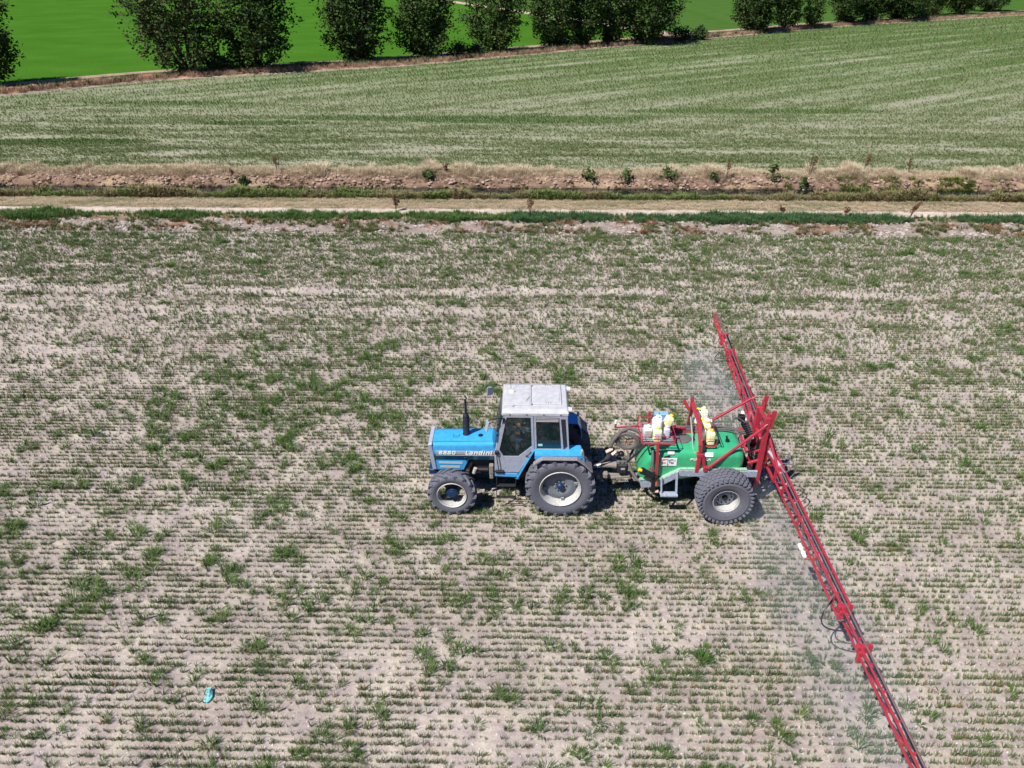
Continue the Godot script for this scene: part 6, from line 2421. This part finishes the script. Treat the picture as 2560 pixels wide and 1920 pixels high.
	# dry grass on the far bank
	for i in 24000:
		var x := rng.randf_range(-35, 35)
		var t := -43.9 - 2.5 * rng.randf()
		var k := 0.65 * nz(fa, x * 0.13 + 50.0, 1.0) + 0.35 * nz(fb, x * 0.6, t)
		var crest := smoothstep(-44.1, -44.8, t)
		if rng.randf() > (k * 1.7 - 0.25) * (0.6 + 0.4 * crest):
			continue
		var s := rng.randf_range(0.45, 1.1) * (0.25 + 1.3 * k * k + 0.5 * smoothstep(0.55, 0.75, nz(fc, x * 0.55, 21.0))) * (0.5 + 0.5 * crest)
		var c := Color(0.66, 0.54, 0.39).lerp(Color(0.46, 0.36, 0.25), rng.randf())
		if crest < 0.5:
			c = Color(0.52, 0.40, 0.29).lerp(Color(0.20, 0.13, 0.085), rng.randf())
		D[i % 4].append([put(rng, Vector3(x, profile(t) - 0.01, t + SLOPE * x), s), c])
	# mown dry grass beside the track
	for i in 9000:
		var x := rng.randf_range(-32, 32)
		var t := rng.randf_range(-38.1, -40.2)
		var c := Color(0.52, 0.42, 0.29).lerp(Color(0.40, 0.32, 0.21), rng.randf())
		if nz(fa, x * 0.14, t * 1.5) > 0.60:
			c = c.lerp(Color(0.13, 0.16, 0.06), 0.6)
		Mw[i % 3].append([put(rng, Vector3(x, profile(t), t + SLOPE * x), rng.randf_range(0.6, 1.4)), c])
	# dead growth under the trees
	for i in 5000:
		var x := rng.randf_range(-56, 112)
		var d := rng.randf_range(0.7, 4.2)
		if nz(fb, x * 0.25, d) < 0.42:
			continue
		D[i % 4].append([put(rng, Vector3(x + 0.5 * d, 0.1, tree_z(x) - 0.8 * d), rng.randf_range(0.5, 1.2)), Color(0.38, 0.23, 0.16).lerp(Color(0.50, 0.36, 0.26), rng.randf())])
	scatter("dry_grass", "tall straw-coloured dead grass along the ditch bank and tree bank", "grass", dry, D, "grass_tufts", M.blade)
	scatter("mown_grass", "short mown yellow grass beside the bare dirt track", "grass", mown, Mw, "grass_tufts", M.blade)
	# green growth behind the tree bank
	var U := lists(4)
	for i in 5000:
		var x := rng.randf_range(-58, 112)
		var d := rng.randf_range(3.0, 6.6)
		if nz(fa, x * 0.3 + 12.0, 4.0) < 0.42:
			continue
		U[i % 4].append([put(rng, Vector3(x + 0.5 * d, 0.08, tree_z(x) - 0.8 * d), rng.randf_range(1.0, 2.4)), Color(0.050, 0.090, 0.034).lerp(Color(0.085, 0.120, 0.042), rng.randf())])
	scatter("tree_row_undergrowth", "dark green undergrowth along the foot of the far tree row", "undergrowth", tall, U, "growth_tufts", M.blade)

# ---------------------------------------------------------------- single small things
func dock(label: String, x: float, t: float, h: float, lean: float, sd: int) -> void:
	var rng := RandomNumberGenerator.new()
	rng.seed = sd
	var o := thing("dock_weed", label, "weed", Vector3(x, profile(t), t + SLOPE * x), 0.0, "dead brown dock stalks by the ditch")
	var heads := []
	for i in 3 + sd % 3:
		var b := MB.new()
		var an := rng.randf() * TAU
		var top := Vector3(cos(an) * 0.16 * h + lean * h, h * rng.randf_range(0.65, 1.0), sin(an) * 0.12 * h)
		b.tube([Vector3(rng.randfn() * 0.03, -0.03, rng.randfn() * 0.03), top * 0.5 + Vector3(0, 0.04, 0), top], [0.012, 0.010, 0.005], 5, false)
		part(o, "stalk", b, M.bark)
		for k in 7:
			heads.append(top * rng.randf_range(0.55, 1.0))
	tag(part(o, "seed_heads", leaf_mesh(heads, rng, 0.07, 8, 0.045, Color(0.16, 0.075, 0.045)), M.leaf), "", "", "", "stuff")

func build_small_things() -> void:
	var docks := [["tall dead stalk rising behind the ditch left of centre", -13.9, -45.2, 1.0, 0.0], ["clump of dead stalks on the far ditch bank at left", -16.4, -44.2, 0.6, 0.1], ["thin dead stalks standing in the mown strip left of centre", -5.9, -37.7, 0.9, 0.1], ["dead stalks rising from the green verge at the centre", 0.9, -36.8, 1.0, 0.0],
		["lone leaning dead stalk on the far bank right of centre", 12.4, -44.3, 1.3, 0.15], ["tall forked dead stalk behind the bank at right", 17.4, -45.1, 1.5, 0.05], ["pair of thin dead stalks behind the bank at far right", 20.6, -45.4, 1.2, 0.1], ["dark-headed dead stalk nearest the right edge", 23.4, -45.6, 1.2, 0.0], ["slanting dead stalks beside the track at far right", 19.4, -36.7, 0.9, 0.3], ["single thin stalk on the track edge right of centre", 13.3, -37.0, 0.6, 0.0], ["short dead stalks at the near track edge at right", 16.3, -36.6, 0.6, 0.0], ["dead stalk in the dry grass at the centre of the far bank", -3.9, -44.8, 0.8, 0.0]]
	var sd := 500
	for d in docks:
		sd += 11
		dock(d[0], d[1], d[2], d[3], d[4], sd)
	var shrubs := [["leafy green weed on the far ditch bank left of centre", -4.9, -44.2, 0.55, 0.7], ["largest bushy weed on the far ditch bank right of the tractor", 4.4, -44.1, 0.75, 1.0], ["bushy weed just right of the largest one on the far bank", 6.6, -44.2, 0.65, 0.9], ["broad low weed on the far bank above the sprayer", 9.0, -44.4, 0.6, 1.2],
		["tall dark bush on the far bank right of centre", 15.0, -44.2, 1.0, 0.8], ["small leafy weed at the water's edge right of centre", 16.7, -43.8, 0.7, 0.5], ["small round weed on the far bank between two bushes", 11.6, -44.2, 0.45, 0.5], ["dark bushy weed at the water's edge on the left", -15.6, -43.8, 0.55, 0.6]]
	for b in shrubs:
		sd += 5
		bush("bank_weed", b[0], "weed", Vector3(b[1], profile(b[2]) - 0.02, b[2] + SLOPE * b[1]), b[3], b[4], sd, 17, Color(0.070, 0.112, 0.036), 0.15, "leafy weeds on the ditch bank")
	# small bridge plank at the far bank
	var pl := thing("culvert_slab", "small dark concrete slab lying on the far tree bank", "slab", Vector3(30.8, 0.22, -128.9), 0.5)
	var b := MB.new()
	b.box(Vector3(0, 0.1, 0), Vector3(2.6, 0.24, 0.8), 0.03)
	part(pl, "slab", b, M.iron)
	# dropped rubber glove
	var g := thing("rubber_glove", "crumpled turquoise rubber glove lying on the soil at lower left", "glove", Vector3(-5.384, 0.0, -8.97), 0.15)
	var bones := []
	var V := func(x: float, y: float, z: float) -> Vector3: return Vector3(x, y, z)
	bones.append([V.call(0.0, 0.035, -0.12), V.call(0.01, 0.045, -0.03), 0.052, 0.050])
	bones.append([V.call(-0.03, 0.03, -0.13), V.call(-0.02, 0.035, -0.05), 0.030, 0.030])
	bones.append([V.call(0.045, 0.04, -0.09), V.call(0.06, 0.03, 0.0), 0.026, 0.022])
	bones.append([V.call(0.06, 0.03, 0.0), V.call(0.045, 0.022, 0.06), 0.022, 0.018])
	bones.append([V.call(0.005, 0.04, -0.02), V.call(-0.035, 0.028, 0.10), 0.022, 0.017])
	bones.append([V.call(0.02, 0.04, -0.02), V.call(0.005, 0.03, 0.11), 0.022, 0.017])
	bones.append([V.call(0.03, 0.035, 0.0), V.call(0.03, 0.024, 0.09), 0.020, 0.016])
	bones.append([V.call(-0.01, 0.05, -0.03), V.call(-0.06, 0.022, 0.07), 0.020, 0.015])
	bones.append([V.call(-0.03, 0.07, -0.15), V.call(0.03, 0.075, -0.15), 0.016, 0.016])
	part(g, "glove_body", field_mesh(bones, 0.008, 0.016), M.teal)
	var r := RandomNumberGenerator.new()
	r.seed = 4
	for i in 4:
		b = MB.new()
		b.tube([V.call(-0.035 + 0.022 * i, 0.085, -0.13), V.call(-0.02 + 0.014 * i, 0.093, -0.05), V.call(-0.03 + 0.02 * i, 0.062, 0.03)], [0.006, 0.009, 0.004], 6)
		part(g, "fold", b, M.teal)
